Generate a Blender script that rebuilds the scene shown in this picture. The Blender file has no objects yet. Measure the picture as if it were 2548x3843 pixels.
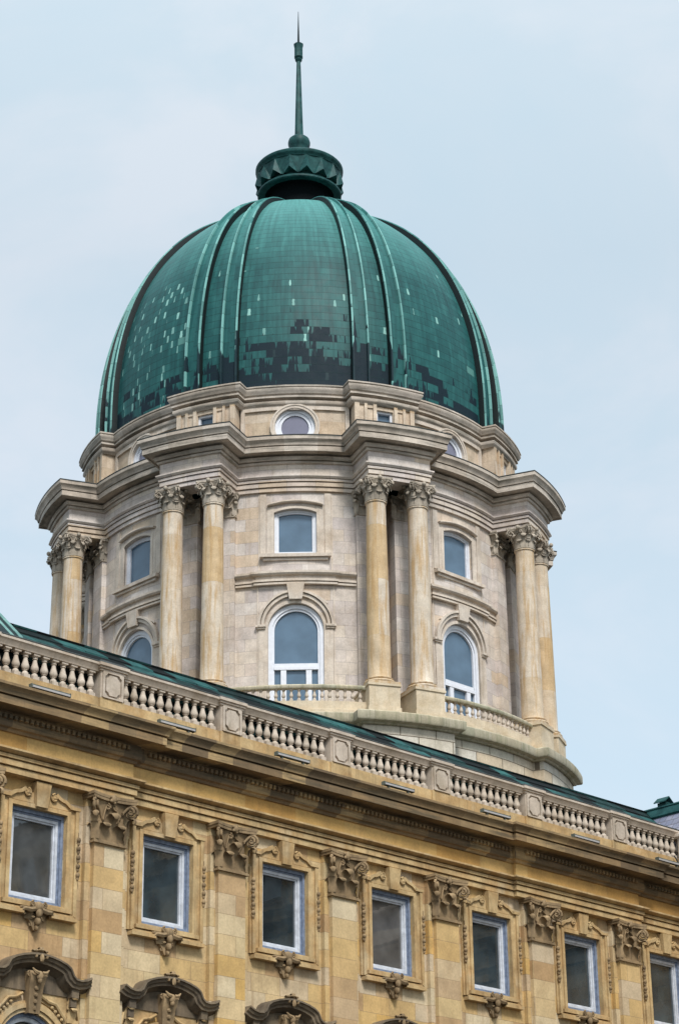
import bpy, bmesh, math, random
from math import sin, cos, pi, radians as R, sqrt, asin, atan2
from mathutils import Vector, Matrix
rnd = random.Random(11)
SC = bpy.context.scene
COL = SC.collection

# ------------------------------------------------------------------ camera, sky, sun, exposure
CAM_F, CAM_T, CAM_RO, CAM_YW = 8402.76, 0.413573, -0.013922, 0.017914
cd = bpy.data.cameras.new('camera')
cam = bpy.data.objects.new('camera', cd); COL.objects.link(cam); SC.camera = cam
cd.sensor_fit = 'HORIZONTAL'; cd.sensor_width = 36.0; cd.lens = 36.0 * CAM_F / 2548
cd.clip_start = 0.5; cd.clip_end = 6000
fh = Vector((sin(CAM_YW), cos(CAM_YW), 0)); rt = Vector((cos(CAM_YW), -sin(CAM_YW), 0)); zz = Vector((0, 0, 1))
fw = fh * cos(CAM_T) + zz * sin(CAM_T); up = zz * cos(CAM_T) - fh * sin(CAM_T)
r2 = rt * cos(CAM_RO) + up * sin(CAM_RO); u2 = up * cos(CAM_RO) - rt * sin(CAM_RO)
cam.matrix_world = Matrix(((r2.x, u2.x, -fw.x, 0), (r2.y, u2.y, -fw.y, 0), (r2.z, u2.z, -fw.z, 0), (0, 0, 0, 1)))

SUN_EL, SUN_AZ = 49.0, 164.0      # degrees; azimuth clockwise from +Y (behind and left of the camera)
w = bpy.data.worlds.new('World'); SC.world = w; w.use_nodes = True
nt = w.node_tree; nt.nodes.clear()
def N(t, kind, **kw):
    n = t.nodes.new(kind)
    for k, v in kw.items():
        if k.startswith('i_'):
            key = k[2:]; key = int(key) if key.isdigit() else key.replace('_', ' ')
            n.inputs[key].default_value = v
        else: setattr(n, k, v)
    return n
def LK(t, a, b): t.links.new(a, b)
def M2(t, op, a, b=None, c=None, clamp=False):
    n = t.nodes.new('ShaderNodeMath'); n.operation = op; n.use_clamp = clamp
    for i, v in enumerate((a, b, c)):
        if v is None: continue
        if isinstance(v, (int, float)): n.inputs[i].default_value = v
        else: t.links.new(v, n.inputs[i])
    return n.outputs[0]
def MIX(t, fac, a, b, mode='MIX'):
    n = t.nodes.new('ShaderNodeMix'); n.data_type = 'RGBA'; n.blend_type = mode
    for i, v in ((0, fac), (6, a), (7, b)):
        if isinstance(v, (int, float)): n.inputs[i].default_value = v
        elif isinstance(v, tuple): n.inputs[i].default_value = (*v, 1) if len(v) == 3 else v
        else: t.links.new(v, n.inputs[i])
    return n.outputs[2]
def RAMP(t, fac, stops, interp='LINEAR'):
    n = t.nodes.new('ShaderNodeValToRGB'); n.color_ramp.interpolation = interp
    cr = n.color_ramp
    while len(cr.elements) < len(stops): cr.elements.new(0.5)
    for e, (p, c) in zip(cr.elements, stops):
        e.position = p; e.color = (*c, 1) if isinstance(c, tuple) else (c, c, c, 1)
    t.links.new(fac, n.inputs[0])
    return n.outputs[0]
sky = N(nt, 'ShaderNodeTexSky', sky_type='NISHITA', sun_disc=False, sun_elevation=R(SUN_EL), sun_rotation=R(SUN_AZ), air_density=1.0, dust_density=2.0)
b1 = N(nt, 'ShaderNodeBackground', i_Strength=0.05); LK(nt, sky.outputs[0], b1.inputs[0])
tc = N(nt, 'ShaderNodeTexCoord'); sep = N(nt, 'ShaderNodeSeparateXYZ'); LK(nt, tc.outputs['Generated'], sep.inputs[0])
grad = M2(nt, 'MULTIPLY_ADD', M2(nt, 'MAXIMUM', M2(nt, 'SUBTRACT', sep.outputs[2], 0.5), 0.0), 1.3, 0.95)      # overcast: brighter towards the zenith
mp = N(nt, 'ShaderNodeMapping'); mp.inputs['Scale'].default_value = (1, 1, 1.6); mp.inputs['Location'].default_value = (0.35, 0.1, 0.62); LK(nt, tc.outputs['Generated'], mp.inputs[0])
n1 = N(nt, 'ShaderNodeTexNoise', i_Scale=4.5, i_Detail=6.0, i_Roughness=0.55, i_Distortion=0.4); LK(nt, mp.outputs[0], n1.inputs['Vector'])
cl = RAMP(nt, n1.outputs['Fac'], [(0.38, (0.372, 0.452, 0.478)), (0.52, (0.400, 0.462, 0.480)), (0.64, (0.462, 0.492, 0.498))])
b2 = N(nt, 'ShaderNodeBackground'); LK(nt, cl, b2.inputs[0]); LK(nt, grad, b2.inputs[1])
ad = N(nt, 'ShaderNodeAddShader'); LK(nt, b1.outputs[0], ad.inputs[0]); LK(nt, b2.outputs[0], ad.inputs[1])
wo = N(nt, 'ShaderNodeOutputWorld'); LK(nt, ad.outputs[0], wo.inputs[0])

sl = bpy.data.lights.new('sun', 'SUN'); sl.energy = 2.5; sl.angle = R(14); sl.color = (1.0, 0.975, 0.94)
so = bpy.data.objects.new('sun', sl); COL.objects.link(so); so.location = (-30, -30, 90)
sd = Vector((sin(R(SUN_AZ)) * cos(R(SUN_EL)), cos(R(SUN_AZ)) * cos(R(SUN_EL)), sin(R(SUN_EL))))
so.rotation_euler = sd.to_track_quat('Z', 'Y').to_euler()
vs = SC.view_settings; vs.view_transform = 'Standard'; vs.look = 'None'; vs.exposure = 0.45; vs.gamma = 1.0

# ------------------------------------------------------------------ frames of the two buildings
AZ = 0.809402; FX, FY = -5.0646, 55.8735          # facade: direction and first pedestal
FROT = pi / 2 - AZ
PH = -1.5                                          # drum bay direction, degrees
DX, DY = -0.06, 100.0

# ------------------------------------------------------------------ materials
def new_mat(name, rough=0.85, spec=0.3):
    m = bpy.data.materials.new(name); m.use_nodes = True
    t = m.node_tree; bs = t.nodes['Principled BSDF']
    bs.inputs['Roughness'].default_value = rough; bs.inputs['Specular IOR Level'].default_value = spec
    return m, t, bs
def fac_coord(t):
    g = N(t, 'ShaderNodeNewGeometry')
    s = N(t, 'ShaderNodeVectorMath', operation='SUBTRACT'); LK(t, g.outputs['Position'], s.inputs[0]); s.inputs[1].default_value = (FX, FY, 0)
    r = N(t, 'ShaderNodeVectorRotate', rotation_type='Z_AXIS', i_Angle=-FROT); LK(t, s.outputs[0], r.inputs['Vector'])
    x = N(t, 'ShaderNodeSeparateXYZ'); LK(t, r.outputs[0], x.inputs[0])
    c = N(t, 'ShaderNodeCombineXYZ'); LK(t, M2(t, 'ADD', x.outputs[0], x.outputs[1]), c.inputs[0]); LK(t, x.outputs[2], c.inputs[1])
    return c.outputs[0], r.outputs[0]
def drum_coord(t):
    g = N(t, 'ShaderNodeNewGeometry')
    s = N(t, 'ShaderNodeVectorMath', operation='SUBTRACT'); LK(t, g.outputs['Position'], s.inputs[0]); s.inputs[1].default_value = (DX, DY, 0)
    x = N(t, 'ShaderNodeSeparateXYZ'); LK(t, s.outputs[0], x.inputs[0])
    a = M2(t, 'ARCTAN2', x.outputs[0], M2(t, 'MULTIPLY', x.outputs[1], -1.0))
    c = N(t, 'ShaderNodeCombineXYZ'); LK(t, M2(t, 'MULTIPLY', a, 10.3), c.inputs[0]); LK(t, x.outputs[2], c.inputs[1])
    return c.outputs[0], s.outputs[0]
def stone(name, coord, tones, bw=1.0, bh=0.46, mortar=0.008, mortar_dark=0.55, streak=0.35, streak_col=(0.16, 0.11, 0.06), streak_lo=0.55, joints=True, bump=0.25, blotch=(0.8, 1.12), shift=0.0, sdir=(5.5, 5.5, 0.5), stain=0.35):
    m, t, bs = new_mat(name)
    v2, v3 = coord(t)
    if joints:
        mpn = N(t, 'ShaderNodeMapping'); mpn.inputs['Location'].default_value = (shift, shift * 0.7, 0); LK(t, v2, mpn.inputs[0])
        br = N(t, 'ShaderNodeTexBrick', offset=0.5, i_Scale=1.0, i_Mortar_Size=mortar, i_Mortar_Smooth=0.2, i_Brick_Width=bw, i_Row_Height=bh)
        br.inputs['Color1'].default_value = (0, 0, 0, 1); br.inputs['Color2'].default_value = (1, 1, 1, 1); br.inputs['Mortar'].default_value = (0.5, 0.5, 0.5, 1)
        LK(t, mpn.outputs[0], br.inputs['Vector'])
        k = len(tones)
        col = RAMP(t, br.outputs['Color'], [(i / k + 0.02, c) for i, c in enumerate(tones)], 'EASE')
    else:
        nb = N(t, 'ShaderNodeTexNoise', i_Scale=0.9, i_Detail=3.0); LK(t, v3, nb.inputs['Vector'])
        k = len(tones)
        col = RAMP(t, nb.outputs['Fac'], [(0.3 + 0.4 * i / max(1, k - 1), c) for i, c in enumerate(tones)])
    # cloudy blotches
    n2 = N(t, 'ShaderNodeTexNoise', i_Scale=1.7, i_Detail=6.0, i_Roughness=0.62); LK(t, v3, n2.inputs['Vector'])
    col = MIX(t, 1.0, col, RAMP(t, n2.outputs['Fac'], [(0.3, blotch[0]), (0.7, blotch[1])]), 'MULTIPLY')
    n5 = N(t, 'ShaderNodeTexNoise', i_Scale=0.55, i_Detail=7.0, i_Roughness=0.7, i_Distortion=0.6); LK(t, v3, n5.inputs['Vector'])
    col = MIX(t, M2(t, 'MULTIPLY', RAMP(t, n5.outputs['Fac'], [(0.50, 0.0), (0.68, 1.0)]), stain), col, streak_col)
    # run-off streaks: noise drawn out vertically
    m3 = N(t, 'ShaderNodeMapping'); m3.inputs['Scale'].default_value = sdir; LK(t, v3, m3.inputs[0])
    n3 = N(t, 'ShaderNodeTexNoise', i_Scale=1.0, i_Detail=4.0, i_Roughness=0.6); LK(t, m3.outputs[0], n3.inputs['Vector'])
    sf = RAMP(t, n3.outputs['Fac'], [(streak_lo, 0.0), (streak_lo + 0.2, 1.0)])
    col = MIX(t, M2(t, 'MULTIPLY', sf, streak), col, streak_col)
    n4 = N(t, 'ShaderNodeTexNoise', i_Scale=16.0, i_Detail=4.0); LK(t, v3, n4.inputs['Vector'])
    col = MIX(t, 1.0, col, RAMP(t, n4.outputs['Fac'], [(0.3, 0.88), (0.7, 1.08)]), 'MULTIPLY')
    h = M2(t, 'MULTIPLY', n4.outputs['Fac'], 0.25)
    if joints:
        col = MIX(t, M2(t, 'MULTIPLY', br.outputs['Fac'], mortar_dark), col, (0.10, 0.08, 0.06))
        h = M2(t, 'SUBTRACT', h, br.outputs['Fac'])
    bp = N(t, 'ShaderNodeBump', i_Strength=bump, i_Distance=0.02); LK(t, h, bp.inputs['Height']); LK(t, bp.outputs[0], bs.inputs['Normal'])
    LK(t, col, bs.inputs['Base Color'])
    return m
OCH = [(0.55, 0.43, 0.245), (0.55, 0.35, 0.12), (0.52, 0.42, 0.29), (0.43, 0.28, 0.14), (0.60, 0.50, 0.335), (0.54, 0.375, 0.17)]
OCT = [(0.48, 0.335, 0.16), (0.54, 0.395, 0.205), (0.45, 0.295, 0.135), (0.52, 0.40, 0.235)]
MAT = {}
MAT['ochre'] = stone('ochre_ashlar', fac_coord, OCH, 1.05, 0.49, 0.006, 0.5, 0.5, (0.25, 0.16, 0.08), 0.53, blotch=(0.76, 1.12))
MAT['ochre_pilaster'] = stone('ochre_pilaster_ashlar', fac_coord, OCH, 3.0, 0.55, 0.006, 0.45, 0.25, (0.27, 0.17, 0.08), shift=0.31)
MAT['ochre_trim'] = stone('ochre_trim', fac_coord, OCT, joints=False, streak=0.5, streak_col=(0.15, 0.10, 0.05), streak_lo=0.52, blotch=(0.72, 1.15))
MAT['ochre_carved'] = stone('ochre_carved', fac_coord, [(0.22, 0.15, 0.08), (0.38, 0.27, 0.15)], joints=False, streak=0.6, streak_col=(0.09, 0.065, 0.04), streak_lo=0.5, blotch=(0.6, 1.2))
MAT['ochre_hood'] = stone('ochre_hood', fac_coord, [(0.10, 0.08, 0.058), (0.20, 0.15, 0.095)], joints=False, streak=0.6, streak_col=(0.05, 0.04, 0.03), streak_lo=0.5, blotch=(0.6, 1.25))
MAT['frieze'] = stone('ochre_frieze', fac_coord, [(0.50, 0.315, 0.105), (0.54, 0.36, 0.14), (0.46, 0.27, 0.085)], 1.9, 2.0, 0.003, 0.3, 0.35, (0.26, 0.15, 0.07))
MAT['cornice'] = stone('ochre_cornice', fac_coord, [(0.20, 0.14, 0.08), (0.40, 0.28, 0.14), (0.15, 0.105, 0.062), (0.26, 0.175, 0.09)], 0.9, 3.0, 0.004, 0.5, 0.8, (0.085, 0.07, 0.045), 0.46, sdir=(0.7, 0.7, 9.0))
MAT['pale'] = stone('pale_balustrade_stone', fac_coord, [(0.46, 0.385, 0.31), (0.54, 0.465, 0.385), (0.40, 0.32, 0.24)], joints=False, streak=0.65, streak_col=(0.2, 0.17, 0.11), streak_lo=0.58)
MAT['drum'] = stone('drum_ashlar', drum_coord, [(0.58, 0.51, 0.465), (0.52, 0.46, 0.43), (0.63, 0.55, 0.465), (0.56, 0.50, 0.47), (0.58, 0.465, 0.35), (0.62, 0.565, 0.52)], 1.25, 0.56, 0.008, 0.5, 0.42, (0.33, 0.25, 0.165), 0.54, blotch=(0.78, 1.12))
MAT['drum_trim'] = stone('drum_trim', drum_coord, [(0.57, 0.495, 0.42), (0.62, 0.545, 0.465), (0.54, 0.45, 0.36)], joints=False, streak=0.4, streak_col=(0.28, 0.20, 0.125), streak_lo=0.54)
MAT['drum_cornice'] = stone('drum_cornice', drum_coord, [(0.53, 0.465, 0.40), (0.58, 0.51, 0.435), (0.46, 0.39, 0.32)], 1.4, 3.0, 0.003, 0.35, 0.75, (0.10, 0.10, 0.08), 0.5, blotch=(0.72, 1.14), sdir=(0.55, 0.55, 8.0))
MAT['attic'] = stone('attic_ashlar', drum_coord, [(0.54, 0.43, 0.31), (0.60, 0.50, 0.39), (0.52, 0.38, 0.245), (0.58, 0.47, 0.36)], 1.5, 0.62, 0.004, 0.3, 0.5, (0.26, 0.17, 0.095), 0.52, blotch=(0.75, 1.12))
MAT['column'] = stone('column_stone', drum_coord, [(0.57, 0.46, 0.33), (0.62, 0.54, 0.44), (0.59, 0.51, 0.41), (0.55, 0.405, 0.24)], 2.8, 2.55, 0.004, 0.4, 0.8, (0.42, 0.265, 0.115), 0.46, blotch=(0.8, 1.1))
MAT['capital'] = stone('capital_stone', drum_coord, [(0.36, 0.31, 0.245), (0.54, 0.47, 0.385)], joints=False, streak=0.6, streak_col=(0.10, 0.085, 0.065), streak_lo=0.5, blotch=(0.65, 1.15))
MAT['base'] = stone('base_ashlar', drum_coord, [(0.57, 0.53, 0.43), (0.62, 0.56, 0.46), (0.56, 0.46, 0.33), (0.60, 0.56, 0.48)], 1.35, 0.53, 0.018, 0.85, 0.4, (0.24, 0.21, 0.13), 0.55, bump=0.8)
MAT['ledge'] = stone('lichen_ledge', drum_coord, [(0.39, 0.37, 0.27), (0.50, 0.455, 0.35), (0.45, 0.395, 0.28)], 0.8, 3.0, 0.008, 0.6, 0.6, (0.17, 0.18, 0.10), 0.48)
MAT['pedestal'] = stone('pedestal_stone', drum_coord, [(0.54, 0.43, 0.29), (0.59, 0.50, 0.37), (0.50, 0.395, 0.265)], joints=False, streak=0.4, streak_col=(0.32, 0.23, 0.12), streak_lo=0.55)

def simple(name, c, rough=0.5, spec=0.4, var=0.12, scale=6.0, metal=0.0):
    m, t, bs = new_mat(name, rough, spec)
    g = N(t, 'ShaderNodeNewGeometry'); n = N(t, 'ShaderNodeTexNoise', i_Scale=scale, i_Detail=5.0); LK(t, g.outputs['Position'], n.inputs['Vector'])
    LK(t, MIX(t, 1.0, c, RAMP(t, n.outputs['Fac'], [(0.3, 1 - var), (0.7, 1 + var)]), 'MULTIPLY'), bs.inputs['Base Color'])
    bs.inputs['Metallic'].default_value = metal
    return m
MAT['grey_white'] = simple('weathered_white_frame', (0.52, 0.545, 0.59), 0.5, 0.4, 0.18)
MAT['white'] = simple('white_window_paint', (0.66, 0.68, 0.73), 0.45, 0.4, 0.06)
MAT['bluegrey'] = simple('blue_grey_frame', (0.17, 0.21, 0.29), 0.5, 0.4, 0.3, 9.0)
MAT['lead'] = simple('dark_lead_flashing', (0.035, 0.04, 0.038), 0.6, 0.3, 0.4, 3.0)
MAT['dark'] = simple('dark_interior', (0.02, 0.02, 0.02), 0.9, 0.1)
MAT['lamp_metal'] = simple('grey_lamp_metal', (0.10, 0.115, 0.10), 0.6, 0.3, 0.3, 5.0)
MAT['lamp_white'] = simple('lamp_diffuser', (0.36, 0.35, 0.35), 0.6, 0.3, 0.1)
MAT['slate'] = stone('blue_slate', fac_coord, [(0.20, 0.215, 0.30), (0.27, 0.28, 0.37), (0.16, 0.175, 0.25), (0.33, 0.33, 0.41)], 0.28, 0.2, 0.012, 0.6, 0.4, (0.34, 0.33, 0.36), 0.5)
MAT['paving'] = simple('dark_paving', (0.055, 0.052, 0.05), 0.9, 0.2, 0.2, 0.7)

def glass(name, c, rough, wav=0.0, mottle=0.3, refl=0.5, c2=None):
    m, t, bs = new_mat(name, rough, 0.5)
    bs.inputs['IOR'].default_value = 1.52; bs.inputs['Specular IOR Level'].default_value = refl
    g = N(t, 'ShaderNodeNewGeometry'); n = N(t, 'ShaderNodeTexNoise', i_Scale=1.1, i_Detail=3.0); LK(t, g.outputs['Position'], n.inputs['Vector'])
    oi = N(t, 'ShaderNodeObjectInfo'); cc_ = RAMP(t, oi.outputs['Random'], [(0.0, tuple(q * 0.6 for q in c)), (0.5, c), (1.0, c2)]) if c2 else c
    LK(t, MIX(t, 1.0, cc_, RAMP(t, n.outputs['Fac'], [(0.35, 1 - mottle), (0.65, 1 + mottle)]), 'MULTIPLY'), bs.inputs['Base Color'])
    if wav:
        b = N(t, 'ShaderNodeBump', i_Strength=wav, i_Distance=0.05); LK(t, n.outputs['Fac'], b.inputs['Height']); LK(t, b.outputs[0], bs.inputs['Normal'])
    return m
MAT['sky_tinted_glass'] = glass('blue_sky_tinted_glass', (0.092, 0.150, 0.215), 0.10, 0.02, 0.12)  # blue of the reflected sky put into the base colour
MAT['round_glass'] = glass('lilac_film_glass', (0.17, 0.17, 0.23), 0.2, 0.0, 0.05)
MAT['dark_glass'] = glass('dark_room_glass', (0.034, 0.050, 0.060), 0.02, 0.04, 0.35, 1.0, (0.085, 0.082, 0.078))

def copper(name, kind):
    m, t, bs = new_mat(name, 0.5, 0.2)
    rib = kind == 'rib'
    uv = N(t, 'ShaderNodeUVMap'); x = N(t, 'ShaderNodeSeparateXYZ'); LK(t, uv.outputs[0], x.inputs[0])
    U, V = x.outputs[0], x.outputs[1]
    dc, dp = drum_coord(t); dx = N(t, 'ShaderNodeSeparateXYZ'); LK(t, dc, dx.inputs[0]); ANG = M2(t, 'DIVIDE', dx.outputs[0], 10.3)
    RH, TW = (0.78, 0.66) if rib else (0.40, 0.66)
    v = M2(t, 'DIVIDE', V, RH)
    if rib:
        rid = M2(t, 'FLOOR', M2(t, 'DIVIDE', M2(t, 'ADD', U, 1.5), 3.0)); rel = M2(t, 'SUBTRACT', U, M2(t, 'MULTIPLY', rid, 3.0))
        side = M2(t, 'MULTIPLY_ADD', M2(t, 'SIGN', rel), 0.5, 0.5)
        v = M2(t, 'ADD', v, M2(t, 'ADD', M2(t, 'MULTIPLY', side, 0.37), M2(t, 'MULTIPLY', rid, 0.61)))
        are = M2(t, 'ABSOLUTE', rel)
    row = M2(t, 'FLOOR', v); fv = M2(t, 'FRACT', v)
    if rib:
        bead = M2(t, 'GREATER_THAN', are, 0.298)
        u = M2(t, 'ADD', M2(t, 'MULTIPLY', rid, 7.0), M2(t, 'MULTIPLY', M2(t, 'SIGN', rel), M2(t, 'ADD', bead, 0.5)))
    else:
        u = M2(t, 'ADD', M2(t, 'DIVIDE', U, TW), M2(t, 'MULTIPLY', row, 0.5))
    col_ = M2(t, 'FLOOR', u); fu = M2(t, 'FRACT', u)
    cell = N(t, 'ShaderNodeCombineXYZ'); LK(t, col_, cell.inputs[0]); LK(t, row, cell.inputs[1])
    wn = N(t, 'ShaderNodeTexWhiteNoise', noise_dimensions='3D'); LK(t, cell.outputs[0], wn.inputs['Vector'])
    sp = N(t, 'ShaderNodeSeparateColor'); LK(t, wn.outputs['Color'], sp.inputs[0])
    r1, r2_, r3 = sp.outputs[0], sp.outputs[1], sp.outputs[2]
    uvv = N(t, 'ShaderNodeCombineXYZ'); LK(t, M2(t, 'MULTIPLY', ANG, 10.0), uvv.inputs[0]); LK(t, V, uvv.inputs[1])
    fine = N(t, 'ShaderNodeTexNoise', i_Scale=2.2, i_Detail=6.0, i_Roughness=0.65); LK(t, uvv.outputs[0], fine.inputs['Vector'])
    mp_ = N(t, 'ShaderNodeMapping'); mp_.inputs['Scale'].default_value = (5.0, 0.38, 1); LK(t, uvv.outputs[0], mp_.inputs[0])
    run = N(t, 'ShaderNodeTexNoise', i_Scale=1.0, i_Detail=5.0, i_Distortion=0.3); LK(t, mp_.outputs[0], run.inputs['Vector'])
    tone = M2(t, 'ADD', M2(t, 'MULTIPLY', r1, 0.12), M2(t, 'ADD', M2(t, 'MULTIPLY', fine.outputs['Fac'], 0.32), M2(t, 'MULTIPLY', run.outputs['Fac'], 0.56)))
    base = RAMP(t, tone, [(0.30, (0.006, 0.044, 0.047)), (0.5, (0.011, 0.080, 0.080)), (0.72, (0.026, 0.132, 0.126))])
    # paler towards the crown: the sky's sheen put into the colour
    pale = M2(t, 'MULTIPLY', M2(t, 'SUBTRACT', V, 7.0), 0.13, None, True)
    base = MIX(t, M2(t, 'MULTIPLY', pale, M2(t, 'MULTIPLY_ADD', run.outputs['Fac'], 0.7, 0.35)), base, (0.105, 0.340, 0.318))
    # worn black sheets: low on the shell, most on the weather side
    ang = M2(t, 'SUBTRACT', ANG, 0.06)
    wx = M2(t, 'POWER', 2.718, M2(t, 'MULTIPLY', M2(t, 'MULTIPLY', ang, ang), -6.0))
    cs = N(t, 'ShaderNodeMapping'); cs.inputs['Scale'].default_value = (0.42, 0.55, 1); cs.inputs['Location'].default_value = (3.7, 1.3, 0); LK(t, cell.outputs[0], cs.inputs[0])
    cn = N(t, 'ShaderNodeTexNoise', i_Scale=1.0, i_Detail=2.0); LK(t, cs.outputs[0], cn.inputs['Vector'])
    sc = M2(t, 'ADD', M2(t, 'MULTIPLY', M2(t, 'SUBTRACT', cn.outputs['Fac'], 0.5), 7.0), M2(t, 'MULTIPLY', M2(t, 'SUBTRACT', r2_, 0.5), 1.5))
    sc = M2(t, 'ADD', sc, M2(t, 'MULTIPLY', M2(t, 'SUBTRACT', run.outputs['Fac'], 0.5), 5.0))
    lim = M2(t, 'ADD', M2(t, 'MULTIPLY', wx, 2.6 if rib else 1.4), 0.85)
    dk = M2(t, 'MULTIPLY', M2(t, 'SUBTRACT', M2(t, 'ADD', lim, sc), V), 6.0, None, True)
    # pale run-off streaks inside single sheets, mostly on the lee side
    lf = M2(t, 'MULTIPLY', M2(t, 'POWER', 2.718, M2(t, 'MULTIPLY', M2(t, 'POWER', M2(t, 'ADD', ANG, 0.80), 2.0), -7.0)), 0.22)
    if rib:
        isb = M2(t, 'MULTIPLY', bead, M2(t, 'LESS_THAN', M2(t, 'SUBTRACT', V, M2(t, 'MULTIPLY', r3, 5.0)), 9.5))
        base = MIX(t, M2(t, 'MULTIPLY', isb, M2(t, 'MULTIPLY_ADD', r1, 0.6, 0.4)), base, (0.20, 0.44, 0.41))
    else:
        thr = M2(t, 'SUBTRACT', 0.93, M2(t, 'MULTIPLY', lf, 2.1))
        ctr = M2(t, 'ABSOLUTE', M2(t, 'SUBTRACT', fu, M2(t, 'MULTIPLY_ADD', r3, 0.5, 0.25)))
        wob = M2(t, 'MULTIPLY', M2(t, 'SUBTRACT', fine.outputs['Fac'], 0.5), 0.22)
        nar = M2(t, 'LESS_THAN', M2(t, 'ADD', ctr, wob), M2(t, 'MULTIPLY_ADD', fv, -0.02, M2(t, 'MULTIPLY_ADD', r2_, 0.10, 0.03)))
        band = M2(t, 'MULTIPLY', M2(t, 'LESS_THAN', M2(t, 'ADD', V, M2(t, 'MULTIPLY', r3, 3.0)), 9.0), M2(t, 'GREATER_THAN', r1, thr))
        base = MIX(t, M2(t, 'MULTIPLY', M2(t, 'MULTIPLY', nar, band), M2(t, 'MULTIPLY_ADD', r3, 0.5, 0.4)), base, (0.26, 0.50, 0.45))
        full_ = M2(t, 'MULTIPLY', M2(t, 'GREATER_THAN', r2_, 0.992), M2(t, 'LESS_THAN', V, 5.0))
        base = MIX(t, M2(t, 'MULTIPLY', full_, 0.5), base, (0.14, 0.34, 0.30))
    base = MIX(t, M2(t, 'MULTIPLY', dk, 0.95), base, (0.002, 0.010, 0.019))
    # laps between the sheets
    ed = M2(t, 'LESS_THAN', fv, 0.035 if rib else 0.07)
    if not rib: ed = M2(t, 'MAXIMUM', ed, M2(t, 'MULTIPLY', M2(t, 'LESS_THAN', fu, 0.03), 0.4))
    base = MIX(t, M2(t, 'MULTIPLY', ed, 0.55), base, (0.005, 0.026, 0.026))
    if rib:   # shadow gaps beside the ribs, painted as black standing sides
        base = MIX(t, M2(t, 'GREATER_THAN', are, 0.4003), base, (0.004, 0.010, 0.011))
    LK(t, base, bs.inputs['Base Color'])
    LK(t, M2(t, 'MULTIPLY_ADD', dk, 0.12, M2(t, 'MULTIPLY_ADD', fine.outputs['Fac'], 0.25, 0.42)), bs.inputs['Roughness'])
    h = M2(t, 'ADD', M2(t, 'MULTIPLY', fv, -0.6), M2(t, 'ADD', M2(t, 'MULTIPLY', fine.outputs['Fac'], 0.4), M2(t, 'MULTIPLY', r1, 0.25)))
    bp = N(t, 'ShaderNodeBump', i_Strength=0.5, i_Distance=0.03); LK(t, h, bp.inputs['Height']); LK(t, bp.outputs[0], bs.inputs['Normal'])
    return m
MAT['copper'] = copper('patina_copper_sheets', 'dome')
MAT['copper_rib'] = copper('patina_copper_ribs', 'rib')
def plain_copper(name, a, b, scale=2.5, rough=0.5, rows=None):
    m, t, bs = new_mat(name, rough, 0.15)
    v2, v3 = fac_coord(t)
    n = N(t, 'ShaderNodeTexNoise', i_Scale=scale, i_Detail=6.0, i_Roughness=0.65); LK(t, v3, n.inputs['Vector'])
    c = RAMP(t, n.outputs['Fac'], [(0.3, a), (0.7, b)])
    if rows:
        br = N(t, 'ShaderNodeTexBrick', offset=0.5, i_Scale=1.0, i_Mortar_Size=0.012, i_Brick_Width=rows[0], i_Row_Height=rows[1])
        br.inputs['Color1'].default_value = (0.1, 0.1, 0.1, 1); br.inputs['Color2'].default_value = (4.6, 4.8, 4.8, 1); br.inputs['Bias'].default_value = -0.35; br.inputs['Mortar'].default_value = (0.08, 0.08, 0.08, 1)
        LK(t, v2, br.inputs['Vector']); c = MIX(t, 1.0, c, br.outputs['Color'], 'MULTIPLY')
        bp = N(t, 'ShaderNodeBump', i_Strength=0.8, i_Distance=0.03); LK(t, br.outputs['Color'], bp.inputs['Height']); LK(t, bp.outputs[0], bs.inputs['Normal'])
    LK(t, c, bs.inputs['Base Color'])
    return m
MAT['copper_plain'] = plain_copper('patina_copper_ornament', (0.005, 0.028, 0.030), (0.026, 0.100, 0.098))
MAT['copper_pale'] = plain_copper('pale_copper_flashing', (0.05, 0.13, 0.12), (0.20, 0.36, 0.33))
MAT['neck_shade'] = simple('shade_painted_copper_neck', (0.004, 0.006, 0.007), 0.95, 0.05)  # near-black base colour in place of the shade under the crown
MAT['copper_dark'] = plain_copper('dark_copper', (0.003, 0.008, 0.010), (0.008, 0.022, 0.024))
MAT['copper_roof'] = plain_copper('patina_copper_roof', (0.004, 0.015, 0.016), (0.012, 0.044, 0.042), 3.0, 0.7, (0.8, 0.3))

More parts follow.
